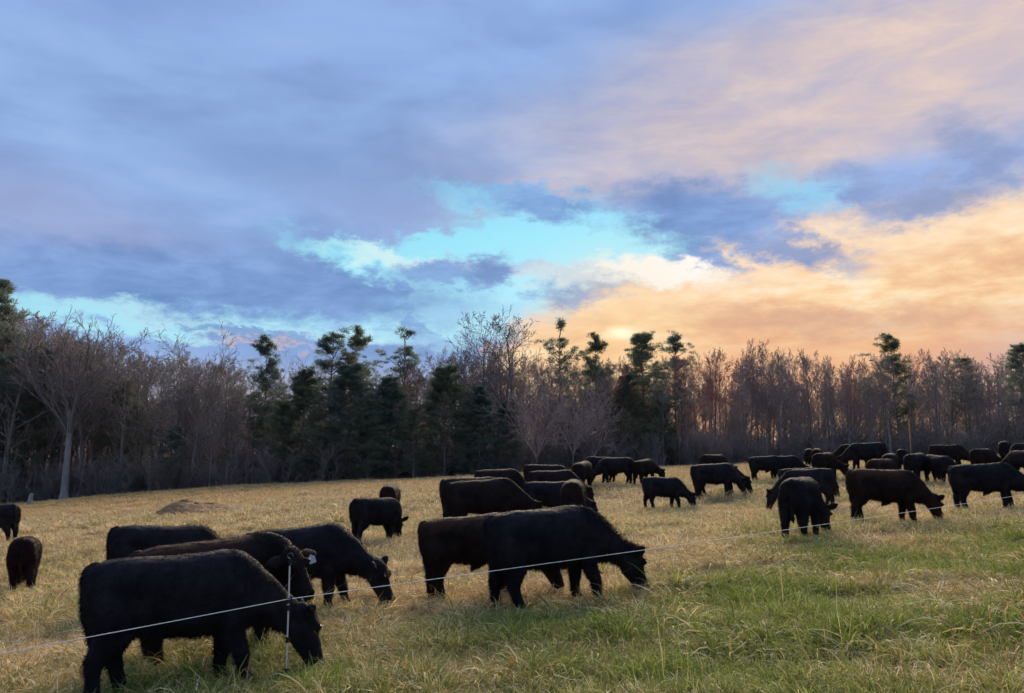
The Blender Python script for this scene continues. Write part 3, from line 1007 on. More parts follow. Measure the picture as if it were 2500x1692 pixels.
def pine_tree(seed, H=16.0, base=.1, width=.20, clumps=5, plume=0.15, r0=.2, irregular=.25, lean=0.0, gap=.5, top=.3):
    """an uneven white pine: long upswept limbs carrying separate clumps of needles."""
    rng = random.Random(seed)
    rs = np.random.RandomState(seed)
    trunk, tufts = [], []
    n = 10
    p = np.array((0., 0., -.5))
    pts = [p]
    for i in range(n):
        p = p + np.array((rng.gauss(lean, .05), rng.gauss(0, .05), 1.)) * (H + .5) / n
        pts.append(p)
    for i in range(n):
        trunk.append((*pts[i], *pts[i + 1], max(.02, r0 * (1 - i / n)), max(.015, r0 * (1 - (i + 1) / n))))
    z = H * base
    side = rng.uniform(0, 6.28)
    while z < H * .985:
        t = (z - H * base) / (H * (1 - base))
        prof = min(1.0, .55 + 1.6 * t) * (1 - t) ** .56 + .11
        zi = (z + .5) / (H + .5) * n
        i = min(int(zi), n - 1)
        q = pts[i] + (pts[i + 1] - pts[i]) * (zi - i)
        for b in range(rng.choice((2, 3, 4, 4))):
            if rng.random() < irregular * .5:
                continue
            az = rng.uniform(0, 6.283)
            lop = 1 + irregular * .6 * math.cos(az - side)
            L = max(.6, H * width * prof * lop * rng.uniform(1 - irregular, 1 + irregular * .8))
            rise = plume + top * max(0, t - .45) * 2 + rng.uniform(-.15, .2)
            d = unit(np.array((math.cos(az), math.sin(az), rise)))
            a = q
            m = 4
            for k in range(m):
                d = unit(d + np.array((rng.gauss(0, .09), rng.gauss(0, .09), .08 + .10 * plume)))
                e = a + d * L / m
                trunk.append((*a, *e, max(.014, .055 * (1 - k / m)), max(.012, .055 * (1 - (k + 1) / m))))
                f = (k + 1) / m
                if f > .3:
                    c = clumps / m * (1.3 if f > .7 else .9)
                    for _ in range(int(c) + (rng.random() < c - int(c))):
                        sp = L * .22 * f
                        off = np.array((rng.gauss(0, sp), rng.gauss(0, sp), rng.gauss(.05, .10)))
                        tufts.append((*(e + off), *unit(d + UP * .5), rng.uniform(.22, .46)))
                a = e
            tufts.append((*a, *unit(d + UP * .4), rng.uniform(.25, .42)))
        z += rng.uniform(.55, 1.35) * gap * (1 - .45 * t)
    tufts.append((*pts[-1], 0, 0, 1, .35))
    T = np.array(tufts)
    K = 44
    nT = len(T)
    S = np.repeat(T[:, 6:7], K, 0)
    g = rs.normal(0, 1, (nT * K, 3))
    g /= np.linalg.norm(g, axis=1, keepdims=True)
    P = np.repeat(T[:, :3], K, 0) + g * S * (rs.rand(nT * K, 1) ** .5) * np.array((1, 1, .55))
    D = np.repeat(T[:, 3:6], K, 0) * .9 + g * .8 + rs.normal(0, .35, (nT * K, 3))
    D /= np.linalg.norm(D, axis=1, keepdims=True)
    L = rs.uniform(.16, .34, (nT * K, 1))
    W = np.cross(D, rs.normal(0, 1, (nT * K, 3)))
    W /= np.linalg.norm(W, axis=1, keepdims=True)
    v = np.stack([P - W * .026, P + W * .026, P + D * L], 1).reshape(-1, 3)
    f = np.arange(nT * K * 3).reshape(-1, 3)
    tv, tf = tubes(trunk, 5)
    return tv, tf, v, f, H, nT * K


TRI = 0
FOREST, VASE, PINES = [], [], []
for i in range(7):
    tv, tf, cv, cf, hh, ns = bare_tree(100 + i, H=15, base=(.28, .24, .34, .20, .30, .24, .38)[i], limb=(.36, .38, .30, .40, .32, .36, .28)[i], r0=(.18, .23, .15, .24, .19, .17, .14)[i], nlimb=(13, 14, 11, 15, 12, 13, 11)[i], up=(.09, .05, .12, .04, .08, .06, .12)[i], tmin=(20, 28, 16, 30, 18, 24, 14)[i], tmax=(50, 66, 42, 70, 48, 60, 40)[i])
    FOREST.append((make_mesh('trunk', tv, tf, [BARK], True), cv, cf, hh))
    TRI += ns * 6
for i in range(4):
    tv, tf, cv, cf, hh, ns = bare_tree(200 + i, H=15, base=(.30, .24, .28, .12)[i], vase=True, r0=(.30, .24, .26, .14)[i], nlimb=(7, 6, 7, 9)[i], up=(.07, .09, .06, .03)[i], kids=(1.2, 1.25, 1.0, 0.5))
    VASE.append((make_mesh('trunk', tv, tf, [PALE if i == 0 else BARK], True), cv, cf, hh))
    TRI += ns * 6
PSPEC = [dict(H=16, base=.10, width=.20, clumps=7, irregular=.45), dict(H=16, base=.22, width=.21, clumps=6, plume=.35, irregular=.6, gap=.6),
         dict(H=16, base=.03, width=.29, clumps=15, irregular=.3, plume=.08, gap=.40), dict(H=16, base=.30, width=.18, clumps=5, plume=.55, irregular=.75, lean=.03, gap=.85, top=.6),
         dict(H=16, base=.18, width=.18, clumps=7, plume=.25, irregular=.55, gap=.55), dict(H=16, base=.25, width=.20, clumps=6, plume=.2, irregular=.6, gap=.6)]
for i, sp in enumerate(PSPEC):
    tv, tf, v, f, H, nt = pine_tree(300 + i, **sp)
    me_t = make_mesh('trunk', tv, tf, [BARK], True)
    me_c = [make_mesh('crown', v, f, [mm]) for mm in (NEEDLE, NEEDLE2)]
    PINES.append((me_t, me_c, H))
    TRI += nt + len(tf) * 2
print('TREE TRIS', TRI)
_crown = {}


def crown_mesh(kind, i, mat):
    key = (kind, i, mat.name)
    if key not in _crown:
        src = FOREST if kind == 'forest' else VASE
        _crown[key] = make_mesh('crown', src[i][1], src[i][2], [mat])
    return _crown[key]


_pale_trunk = {}


def put_bare(kind, i, x, y, h, mat, yaw, label, group=None, sx=1.0, name='bare_tree'):
    src = FOREST if kind == 'forest' else VASE
    tm, _, _, hh = src[i]
    root = empty(name, (x, y, hz(x, y)))
    s = h / hh
    root.scale = (s * sx, s * sx, s)
    root.rotation_euler = (0, 0, yaw)
    tag(root, label, 'tree', group)
    obj('trunk', tm, root)
    obj('crown', crown_mesh(kind, i, mat), root)
    return root


def put_pine(i, x, y, h, shade, yaw, label, group=None, sx=1.0, tilt=0.0):
    tm, cm, hh = PINES[i]
    root = empty('pine_tree', (x, y, hz(x, y)))
    s = h / hh
    root.scale = (s * sx, s * sx, s)
    root.rotation_euler = (0, tilt, yaw)
    tag(root, label, 'tree', group)
    obj('trunk', tm, root)
    obj('crown', cm[shade], root)
    return root


def spot(px, top, d):
    x = (px - 1250) / FPX * d * 0.995
    g = hz(x, d)
    r = ray(px, top)
    return x, d, r[2] / r[1] * d - g


# trees one can point to: kind, variant, px, top py, distance, material or shade, yaw, width, label
SPECIAL = [
    ('vase', 0, 168, 748, 81, TWIG, 0.4, 1.0, 'broad bare tree with a pale straight trunk at the field edge, left'),
    ('vase', 1, 474, 786, 86, TWIG, 1.1, 1.05, 'wide-crowned bare tree standing above the woods right of the pale-trunked tree'),
    ('vase', 2, 1228, 758, 88, TWIG, 2.0, 0.95, 'tallest bare tree at the middle of the treeline with open forked crown'),
    ('forest', 3, 1180, 752, 92, TWIG, 0.3, 1.0, 'thin bare tree rising highest left of the forked tree at the middle'),
    ('forest', 1, 1262, 776, 91, TWIG, 2.6, 1.15, 'bare tree with fan of fine branches right of the forked tree at the middle'),
    ('vase', 3, 722, 826, 93, TWIG, 0.0, 0.7, 'small round-topped bare tree between two pines on the left'),
    ('vase', 3, 1398, 905, 79.5, PINK, 0.7, 1.0, 'pinkish brown twiggy low tree at the field edge in the middle'),
    ('vase', 3, 1310, 925, 80.5, PINK, 2.7, 0.9, 'second pinkish twiggy low tree, left of the first'),
    ('forest', 3, 1000, 880, 90, RED, 1.7, 1.0, 'red-budded tree behind the dark pines left of the middle'),
    ('forest', 3, 1672, 862, 86, RED, 0.9, 1.0, 'red-budded tree right of the tall green pine'),
    ('forest', 0, 1830, 822, 92, TWIG, 0.2, 0.9, 'bare tree poking above the right woods into the orange sky'),
    ('forest', 5, 1900, 828, 93, TWIG, 1.2, 1.0, 'second bare tree poking above the right woods'),
    ('vase', 1, 60, 735, 88, TWIG, 2.2, 0.9, 'tall bare tree behind the pines at the left edge'),
    ('pine', 0, -34, 690, 84, 1, 0.2, 1.0, 'dark pine at the very left edge of the picture'),
    ('pine', 4, 95, 850, 86, 0, 1.2, 1.1, 'shaggy pine left of the pale-trunked tree'),
    ('pine', 0, 292, 935, 87, 0, 2.1, 1.3, 'low dark pine between the pale-trunked and the wide-crowned bare trees'),
    ('pine', 4, 642, 828, 90, 1, 0.4, 0.95, 'slim pine standing up left of the dark pine clump'),
    ('pine', 1, 822, 818, 89, 1, 1.9, 1.3, 'broad ragged pine, left one of a joined pair above the dark clump'),
    ('pine', 4, 872, 812, 90, 0, 2.9, 1.0, 'rounded pine, right one of a joined pair above the dark clump'),
    ('pine', 3, 972, 808, 91, 1, 0.0, 1.3, 'thin open pine with upswept arms left of the middle'),
    ('pine', 3, 1362, 786, 90, 1, 0.5, 1.15, 'ragged pine leaning right against the bright cloud'),
    ('pine', 4, 1464, 826, 88, 0, 2.2, 1.0, 'pointed pine below the bright spot in the cloud'),
    ('pine', 0, 1572, 820, 85, 0, 1.4, 1.15, 'tall green pine at the edge of the woods right of the middle'),
    ('pine', 1, 1645, 822, 90, 1, 3.0, 1.1, 'two-armed pine behind the red-budded tree'),
    ('pine', 4, 2196, 824, 90, 0, 0.9, 1.1, 'single dark pine rising from the right woods'),
    ('pine', 0, 2505, 846, 88, 1, 0.1, 1.0, 'dark pine cut by the right edge'),
    ('pine', 5, 2370, 880, 90, 0, 1.1, 0.9, 'dim pine in the right woods near the edge'),
    ('pine', 2, 740, 915, 84, 0, 0.2, 1.0, 'dense dark pine at the left of the evergreen clump'),
    ('pine', 2, 850, 900, 83, 1, 1.3, 1.1, 'dense dark pine in the middle of the evergreen clump'),
    ('pine', 2, 950, 930, 83.5, 1, 2.3, 1.0, 'dense dark pine at the right of the evergreen clump'),
    ('pine', 2, 1085, 905, 82, 0, 0.8, 1.1, 'dense green pine left of the pinkish low trees'),
    ('pine', 2, 1170, 950, 81, 1, 2.7, 1.05, 'blue-green pine beside the pinkish low trees'),
    ('pine', 0, 1010, 1000, 81, 0, 1.7, 1.3, 'low spreading pine in front of the evergreen clump'),
    ('pine', 2, 1530, 925, 84, 0, 0.5, 0.9, 'dense pine at the foot of the tall green pine'),
    ('pine', 2, 690, 985, 84.5, 0, 2.9, 0.9, 'shorter dense pine at the far left of the evergreen clump'),
    ('pine', 2, 900, 985, 81.5, 0, 0.1, 1.0, 'shorter dense pine at the front of the evergreen clump'),
    ('pine', 2, 1240, 985, 82.5, 1, 1.9, 0.9, 'dark pine behind the pinkish low trees'),
    ('pine', 2, 1610, 960, 87, 1, 2.2, 0.8, 'dense pine between the tall green pine and the red-budded tree'),
    ('vase', 3, 1450, 960, 81, PINK, 1.9, 0.9, 'third pinkish twiggy low tree, right of the first'),
    ('pine', 0, 430, 1045, 83, 1, 0.6, 1.4, 'small dark pine at the field edge under the wide-crowned tree'),
]
for kind, i, px, top, d, mat, yaw, sx, label in SPECIAL:
    x, y, h = spot(px, top, d)
    if kind == 'pine':
        put_pine(i, x, y, h, mat, yaw, label, sx=sx)
    else:
        put_bare(kind, i, x, y, h, mat, yaw, label, sx=sx)

# the woods behind, filled tree by tree
TOPS = [(-120, 690), (0, 730), (90, 770), (160, 800), (250, 800), (300, 850), (400, 835), (560, 860), (640, 900), (760, 890), (900, 885), (1000, 870), (1100, 830),
        (1200, 850), (1300, 850), (1380, 880), (1500, 865), (1600, 860), (1750, 835), (1830, 848), (1900, 838), (1960, 840), (2000, 868), (2080, 858), (2150, 838),
        (2250, 848), (2330, 846), (2420, 858), (2500, 856), (2620, 850)]
tx = [a for a, _ in TOPS]
ty = [b for _, b in TOPS]
rng = random.Random(77)
PLACES = [(90, 'at the left edge'), (250, 'around the pale-trunked tree'), (400, 'above the earth mound'), (600, 'around the wide-crowned bare tree'),
          (780, 'by the slim pine'), (1060, 'behind the evergreen clump'), (1300, 'around the tallest forked tree'), (1500, 'behind the pinkish low trees'),
          (1700, 'around the tall green pine'), (1850, 'behind the side-on cow pair'), (2000, 'above the two tiny cows'), (2130, 'left of the single dark pine'),
          (2260, 'around the single dark pine'), (2400, 'right of the single dark pine'), (9999, 'at the right edge')]
count = 0
placed = []
tries = 0
while count < 292 and tries < 9000:
    tries += 1
    px = rng.uniform(-130, 2630)
    d = 83 + 36 * rng.random() ** 1.3
    x = (px - 1250) / FPX * d
    if any((x - a) ** 2 + (d - b) ** 2 < (1.3 if d < 95 else 2.2) ** 2 for a, b in placed):
        continue
    if 590 < px < 1290 and d < 91:
        continue
    placed.append((x, d))
    top = np.interp(px, tx, ty) + abs(rng.gauss(0, 34)) + (8 if d > 100 else 0)
    _, _, h = spot(px, top, d)
    sector = 'left' if px < 620 else ('middle' if px < 1480 else 'right')
    i = rng.choice((0, 2, 4, 5, 6, 6, 2) if sector == 'right' else (0, 1, 3, 4, 5))
    mat = rng.choice((MAUVE, MAUVE, TWIG, MAUVE, RED if rng.random() < .35 else MAUVE)) if sector == 'right' else rng.choice((TWIG, TWIG, MAUVE))
    hue = {'grey_twigs': 'grey-brown', 'mauve_twigs': 'dusky brown', 'red_budded_twigs': 'reddish'}[mat.name]
    row = 'at the front of' if d < 90 else ('well inside' if d < 102 else 'at the back of')
    place = next(p for lim, p in PLACES if px < lim)
    label = '%s bare tree %s the woods %s' % (hue, row, place)
    put_bare('forest', i, x, d, h, mat, rng.uniform(0, 6.28), label, 'bare trees ' + place, sx=rng.uniform(.8, 1.25))
    count += 1
print('FILL TREES', count)

# ------------------------------------------------------------------ grass: tangled winter pasture
def blade_material(name):
    m, N, b = material(name, rough=0.75)
    at_g = N.new('ShaderNodeAttribute', attribute_type='INSTANCER', attribute_name='green')
    at_r = N.new('ShaderNodeAttribute', attribute_type='INSTANCER', attribute_name='tone')
    at_c = N.new('ShaderNodeAttribute', attribute_type='GEOMETRY', attribute_name='blade')
    at_t = N.new('ShaderNodeAttribute', attribute_type='GEOMETRY', attribute_name='along')
    c = at_c.outputs['Fac']
    straw = N.ramp(c, [(0.0, (0.27, 0.165, 0.055, 1)), (0.35, (0.56, 0.40, 0.175, 1)), (0.7, (0.82, 0.64, 0.34, 1)), (1.0, (0.94, 0.82, 0.56, 1))])
    green = N.ramp(c, [(0.0, (0.085, 0.125, 0.016, 1)), (0.4, (0.19, 0.245, 0.036, 1)), (0.75, (0.34, 0.36, 0.075, 1)), (1.0, (0.70, 0.58, 0.26, 1))])
    gold = N.ramp(c, [(0.0, (0.36, 0.205, 0.065, 1)), (0.5, (0.74, 0.47, 0.185, 1)), (1.0, (0.92, 0.68, 0.34, 1))])
    base = N.mix(at_r.outputs['Fac'], straw, gold)
    pick = N.smooth(N.math('ADD', at_g.outputs['Fac'], N.math('MULTIPLY', N.math('SUBTRACT', N.math('FRACT', N.math('MULTIPLY', c, 7.31)), 0.5), 0.8)), 0.35, 0.65)
    col = N.mix(pick, base, green)
    N.put(b.inputs['Base Color'], col)
    tr = N.new('ShaderNodeBsdfTranslucent')
    N.put(tr.inputs['Color'], col)
    mx = N.new('ShaderNodeMixShader')
    mx.inputs[0].default_value = 0.30
    t = m.node_tree
    t.links.new(b.outputs[0], mx.inputs[1])
    t.links.new(tr.outputs[0], mx.inputs[2])
    t.links.new(mx.outputs[0], t.nodes['Material Output'].inputs['Surface'])
    return m


BLADE = blade_material('grass_blade')


def tuft_mesh(seed, blades, radius, length, width, arch, nseg, upright=0.0):
    rs = np.random.RandomState(seed)
    V, F, CB, AL = [], [], [], []
    for _ in range(blades):
        a = rs.rand() * 6.283
        r = radius * math.sqrt(rs.rand())
        p = np.array((r * math.cos(a), r * math.sin(a), -0.02))
        az = a + rs.normal(0, .9)
        lean = np.clip(rs.normal(.55 - upright, .28), .05, 1.25)
        L = length * rs.uniform(.45, 1.25)
        w = width * rs.uniform(.7, 1.3)
        side = np.array((-math.sin(az), math.cos(az), 0))
        col = rs.rand() ** 1.3
        bend = arch * rs.uniform(.5, 1.5) / nseg
        k0 = len(V)
        twist = rs.normal(0, .5)
        for s in range(nseg + 1):
            t = s / nseg
            ww = w * (1 - t ** 2 * .9)
            sd = side * math.cos(twist) + np.array((0, 0, 1)) * math.sin(twist)
            V.append(p + sd * ww)
            V.append(p - sd * ww)
            CB += [col, col]
            AL += [t, t]
            d = np.array((math.cos(az) * math.sin(lean), math.sin(az) * math.sin(lean), math.cos(lean)))
            p = p + d * L / nseg
            p[2] = max(p[2], .012)
            lean += bend
            az += rs.normal(0, .12)
        for s in range(nseg):
            F.append((k0 + 2 * s, k0 + 2 * s + 1, k0 + 2 * s + 3, k0 + 2 * s + 2))
    me = make_mesh('tuft', np.array(V), np.array(F), [BLADE])
    vattr(me, 'blade', CB)
    vattr(me, 'along', AL)
    return me


def tuft_collection(name, specs):
    col = bpy.data.collections.new(name)
    for i, sp in enumerate(specs):
        o = bpy.data.objects.new('%s_%02d' % (name, i), tuft_mesh(**sp))
        col.objects.link(o)
    return col


def scatter(name, col, pts, rot, scl, kind, green, tone, label, cat='grass'):
    me = bpy.data.meshes.new(name)
    me.vertices.add(len(pts))
    me.vertices.foreach_set('co', np.asarray(pts, np.float32).ravel())
    vattr(me, 'rot', rot, 'FLOAT_VECTOR')
    vattr(me, 'scl', scl, 'FLOAT_VECTOR')
    vattr(me, 'kindof', kind, 'INT')
    vattr(me, 'green', green)
    vattr(me, 'tone', tone)
    me.materials.append(BLADE)
    o = obj(name, me)
    ng = bpy.data.node_groups.new(name + '_scatter', 'GeometryNodeTree')
    ng.interface.new_socket('Geometry', in_out='INPUT', socket_type='NodeSocketGeometry')
    ng.interface.new_socket('Geometry', in_out='OUTPUT', socket_type='NodeSocketGeometry')
    gi = ng.nodes.new('NodeGroupInput')
    go = ng.nodes.new('NodeGroupOutput')
    ci = ng.nodes.new('GeometryNodeCollectionInfo')
    ci.inputs['Collection'].default_value = col
    ci.inputs['Separate Children'].default_value = True
    ci.inputs['Reset Children'].default_value = True
    ip = ng.nodes.new('GeometryNodeInstanceOnPoints')
    ip.inputs['Pick Instance'].default_value = True

    def named(nm, dt):
        n = ng.nodes.new('GeometryNodeInputNamedAttribute')
        n.data_type = dt
        n.inputs['Name'].default_value = nm
        return n.outputs[0]
    L = ng.links.new
    L(gi.outputs[0], ip.inputs['Points'])
    L(ci.outputs[0], ip.inputs['Instance'])
    L(named('kindof', 'INT'), ip.inputs['Instance Index'])
    L(named('rot', 'FLOAT_VECTOR'), ip.inputs['Rotation'])
    L(named('scl', 'FLOAT_VECTOR'), ip.inputs['Scale'])
    L(ip.outputs[0], go.inputs[0])
    md = o.modifiers.new('scatter', 'NODES')
    md.node_group = ng
    tag(o, label, cat, kind='stuff')
    return o


def patch_noise(x, y, s, off):
    return np.array([mnoise.fractal(Vector((a * s + off, b * s, off * .37)), 1.0, 2.0, 4) for a, b in zip(x, y)])


MOUND = ground_hit(430, 1262, 15)


def build_grass():
    near = tuft_collection('near_tuft', [
        dict(seed=1, blades=46, radius=.10, length=.20, width=.0034, arch=1.9, nseg=4),
        dict(seed=2, blades=40, radius=.12, length=.24, width=.0036, arch=2.3, nseg=5),
        dict(seed=3, blades=54, radius=.09, length=.17, width=.0030, arch=1.4, nseg=4, upright=.15),
        dict(seed=4, blades=44, radius=.13, length=.26, width=.0038, arch=2.6, nseg=5),
        dict(seed=5, blades=60, radius=.10, length=.15, width=.0028, arch=1.0, nseg=3, upright=.25),
        dict(seed=6, blades=30, radius=.14, length=.32, width=.0040, arch=2.4, nseg=5),
        dict(seed=7, blades=36, radius=.16, length=.26, width=.0036, arch=1.2, nseg=4, upright=-.55),
        dict(seed=8, blades=7, radius=.06, length=.60, width=.0022, arch=.7, nseg=5, upright=.25),
    ])
    far = tuft_collection('far_tuft', [
        dict(seed=11, blades=40, radius=.24, length=.26, width=.0060, arch=2.0, nseg=3),
        dict(seed=12, blades=40, radius=.28, length=.30, width=.0065, arch=2.2, nseg=3),
        dict(seed=13, blades=44, radius=.22, length=.22, width=.0055, arch=1.5, nseg=3),
        dict(seed=14, blades=36, radius=.30, length=.26, width=.0065, arch=1.6, nseg=3, upright=-.4),
    ])
    rs = np.random.RandomState(21)

    def region(y0, y1, dens, margin):
        Wm = y1 * .66 + margin
        n = int((y1 - y0) * 2 * Wm * dens)
        x = rs.uniform(-Wm, Wm, n)
        y = rs.uniform(y0, y1, n)
        keep = np.abs(x) < y * .66 + margin
        keep &= ((x - MOUND[0]) / 2.1) ** 2 + ((y - MOUND[1] - 1.7) / 1.35) ** 2 > rs.uniform(.5, 1.1, n)
        return x[keep], y[keep]

    def field(x, y):
        n1 = patch_noise(x, y, .55, 3.0)
        n2 = patch_noise(x, y, .16, 9.0)
        n3 = patch_noise(x, y, 1.7, 5.0)
        d = np.hypot(x, y)
        # greener on the fresh strip in the right foreground, strawy towards the woods
        g = .20 + .60 * sstep(x * .55 - (y - 9.5), -2.2, 2.2) - .34 * sstep(y, 22, 60) - .10 * sstep(-x, 4, 20)
        g = g + .42 * n1 + .25 * n2 + .22 * n3
        t = sstep(y, 26, 62) * (.55 + .45 * sstep(-x, -8, 16)) + .25 * n2
        return np.clip(g, 0, 1), np.clip(t, 0, 1), n1, n3

    def rotscl(n, lo, hi):
        rot = np.stack([rs.normal(0, .12, n), rs.normal(0, .12, n), rs.rand(n) * 6.283], 1)
        s = rs.uniform(lo, hi, n)
        return rot, s

    xa, ya = region(1.2, 8.0, 165, 2.5)
    xb, yb = region(8.0, 14.0, 95, 3)
    x, y = np.concatenate([xa, xb]), np.concatenate([ya, yb])
    g, t, n1, n3 = field(x, y)
    rot, s = rotscl(len(x), .7, 1.2)
    s = s * (1 + .5 * np.clip(n3, -.5, .8))
    kind = rs.choice(8, len(x), p=[.19, .17, .155, .14, .13, .095, .115, .005])
    kind = np.where(g > .55, rs.choice([0, 2, 4, 4, 2, 5, 1, 7], len(x), p=[.2, .25, .2, .1, .1, .05, .096, .004]), kind)
    scl = np.stack([s, s, s * rs.uniform(.75, 1.15, len(x))], 1)
    # heavier tussocks of old growth
    m = 190
    xt, yt = rs.uniform(-9, 11, m), rs.uniform(5.2, 14, m)
    keep = np.abs(xt) < yt * .66 + 2
    xt, yt = xt[keep], yt[keep]
    xt = np.repeat(xt, 5) + rs.normal(0, .13, len(xt) * 5)
    yt = np.repeat(yt, 5) + rs.normal(0, .13, len(yt) * 5)
    gt, tt, _, _ = field(xt, yt)
    rt, st = rotscl(len(xt), 1.15, 1.75)
    x, y, g, t = np.concatenate([x, xt]), np.concatenate([y, yt]), np.concatenate([g, gt * .55]), np.concatenate([t, tt])
    rot = np.vstack([rot, rt])
    scl = np.vstack([scl, np.stack([st, st, st * .95], 1)])
    kind = np.concatenate([kind, rs.choice([1, 3, 5, 6], len(xt))])
    scatter('foreground_grass', near, np.stack([x, y, height(x, y)], 1), rot, scl, kind, g, t, 'tangled green and straw-coloured grass in the foreground')
    x, y = region(14.0, 26.0, 34, 4)
    g, t, n1, n3 = field(x, y)
    rot, s = rotscl(len(x), .65, 1.0)
    s = s * (1 + .5 * np.clip(n3, -.5, .8))
    scatter('middle_grass', far, np.stack([x, y, height(x, y)], 1), rot, np.stack([s, s, s * .9], 1), rs.randint(0, 4, len(x)), g, t, 'pale grass around the grazing herd')
    x, y = region(26.0, 82.5, 9, 6)
    g, t, n1, n3 = field(x, y)
    rot, s = rotscl(len(x), .9, 1.5)
    s = s * (1 + .6 * np.clip(n3, -.5, .8))
    scatter('far_grass', far, np.stack([x, y, height(x, y)], 1), rot, np.stack([s, s, s * .75], 1), rs.randint(0, 4, len(x)), g, t, 'golden dry grass running up to the woods')


build_grass()


# ------------------------------------------------------------------ electric fence
def tube_mesh(name, pts, radii, mat, sides=8):
    segs = [(*a, *b, ra, rb) for a, b, ra, rb in zip(pts[:-1], pts[1:], radii[:-1], radii[1:])]
    v, f = tubes(np.array(segs), sides)
    return make_mesh(name, v, f, [mat], True)


post_white, _, _ = material('white_plastic_post', (0.56, 0.54, 0.50), 0.6)
post_black, _, _ = material('black_plastic', (0.012, 0.012, 0.013), 0.5)
wire_mat, _, _ = material('white_polywire', (0.74, 0.73, 0.68), 0.7)
steel, _, _ = material('dull_steel', (0.10, 0.095, 0.09), 0.55)


def shrub_mesh(seed):
    rs = np.random.RandomState(seed)
    segs = []
    for _ in range(16):
        a = rs.rand() * 6.283
        p = np.array((math.cos(a), math.sin(a), 0)) * rs.rand() * 1.1 - UP * .1
        d = unit(np.array((rs.normal(0, .25), rs.normal(0, .25), 1)))
        h = rs.uniform(1.0, 3.4)
        for k in range(4):
            d = unit(d + np.array((rs.normal(0, .14), rs.normal(0, .14), 0)))
            q = p + d * h / 4
            segs.append((*p, *q, .030 - .005 * k, .025 - .005 * k))
            for _k in range(5):
                b0 = p + (q - p) * rs.rand()
                dd = unit(d * .5 + np.array((rs.normal(0, .6), rs.normal(0, .6), rs.uniform(-.1, .9))))
                l = h * rs.uniform(.10, .30)
                e = b0 + dd * l
                segs.append((*b0, *e, .015, .013))
                for _j in range(2):
                    segs.append((*(b0 + dd * l * rs.rand()), *(e + np.array((rs.normal(0, .3), rs.normal(0, .3), rs.uniform(0, .3))) * l * 1.2), .013, .011))
            p = q
    v, f = tubes(segs, 3)
    return v, f


def build_woods_fill():
    col = bpy.data.collections.new('shrubs')
    for i in range(6):
        v, f = shrub_mesh(40 + i)
        col.objects.link(bpy.data.objects.new('shrub_%02d' % i, make_mesh('shrub', v, f, [(MAUVE, TWIG, MAUVE)[i % 3]])))
    rs = np.random.RandomState(8)
    n = 800
    y = 82.3 + 44 * rs.rand(n) ** 1.7
    x = rs.uniform(-1, 1, n) * (y * .70 + 4)
    s = rs.uniform(.5, 1.3, n) * np.where(x < 8, 1.1, 1.1)
    rot = np.stack([np.zeros(n), np.zeros(n), rs.rand(n) * 6.28], 1)
    n2 = 300
    y2 = 108 + 50 * rs.rand(n2)
    x2 = rs.uniform(-1, 1, n2) * (y2 * .70 + 4)
    s2 = rs.uniform(1.2, 2.3, n2) * np.where(x2 < 0, 1.15, 1.0)
    x, y, s = np.concatenate([x, x2]), np.concatenate([y, y2]), np.concatenate([s, s2])
    rot = np.vstack([rot, np.stack([np.zeros(n2), np.zeros(n2), rs.rand(n2) * 6.28], 1)])
    n = n + n2
    scatter('undergrowth', col, np.stack([x, y, height(x, y)], 1), rot, np.stack([s, s, s], 1), rs.randint(0, 6, n), np.zeros(n), np.zeros(n), 'tangled leafless brush filling the foot of the woods', 'undergrowth')
    col = bpy.data.collections.new('deep_woods')
    for i in (0, 2, 4, 5):
        tm, cv, cf, hh = FOREST[i]
        k = len(tm.vertices)
        tv = np.empty(k * 3, np.float32)
        tm.vertices.foreach_get('co', tv)
        tf = np.empty(len(tm.loops), np.int32)
        tm.loops.foreach_get('vertex_index', tf)
        v = np.vstack([tv.reshape(-1, 3), cv])
        f = np.vstack([tf.reshape(-1, 4), cf + k])
        col.objects.link(bpy.data.objects.new('deep_%02d' % i, make_mesh('deep', v, f, [MAUVE])))
    n = 430
    y = 108 + 70 * rs.rand(n)
    x = rs.uniform(-1, 1, n) * (y * .70 + 6)
    s = rs.uniform(.62, .98, n)
    rot = np.stack([np.zeros(n), np.zeros(n), rs.rand(n) * 6.28], 1)
    scatter('distant_woods', col, np.stack([x, y, height(x, y)], 1), rot, np.stack([s, s, s], 1), rs.randint(0, 4, n), np.zeros(n), np.zeros(n), 'far-off mass of bare woods seen between the nearer trunks', 'woods')


build_woods_fill()


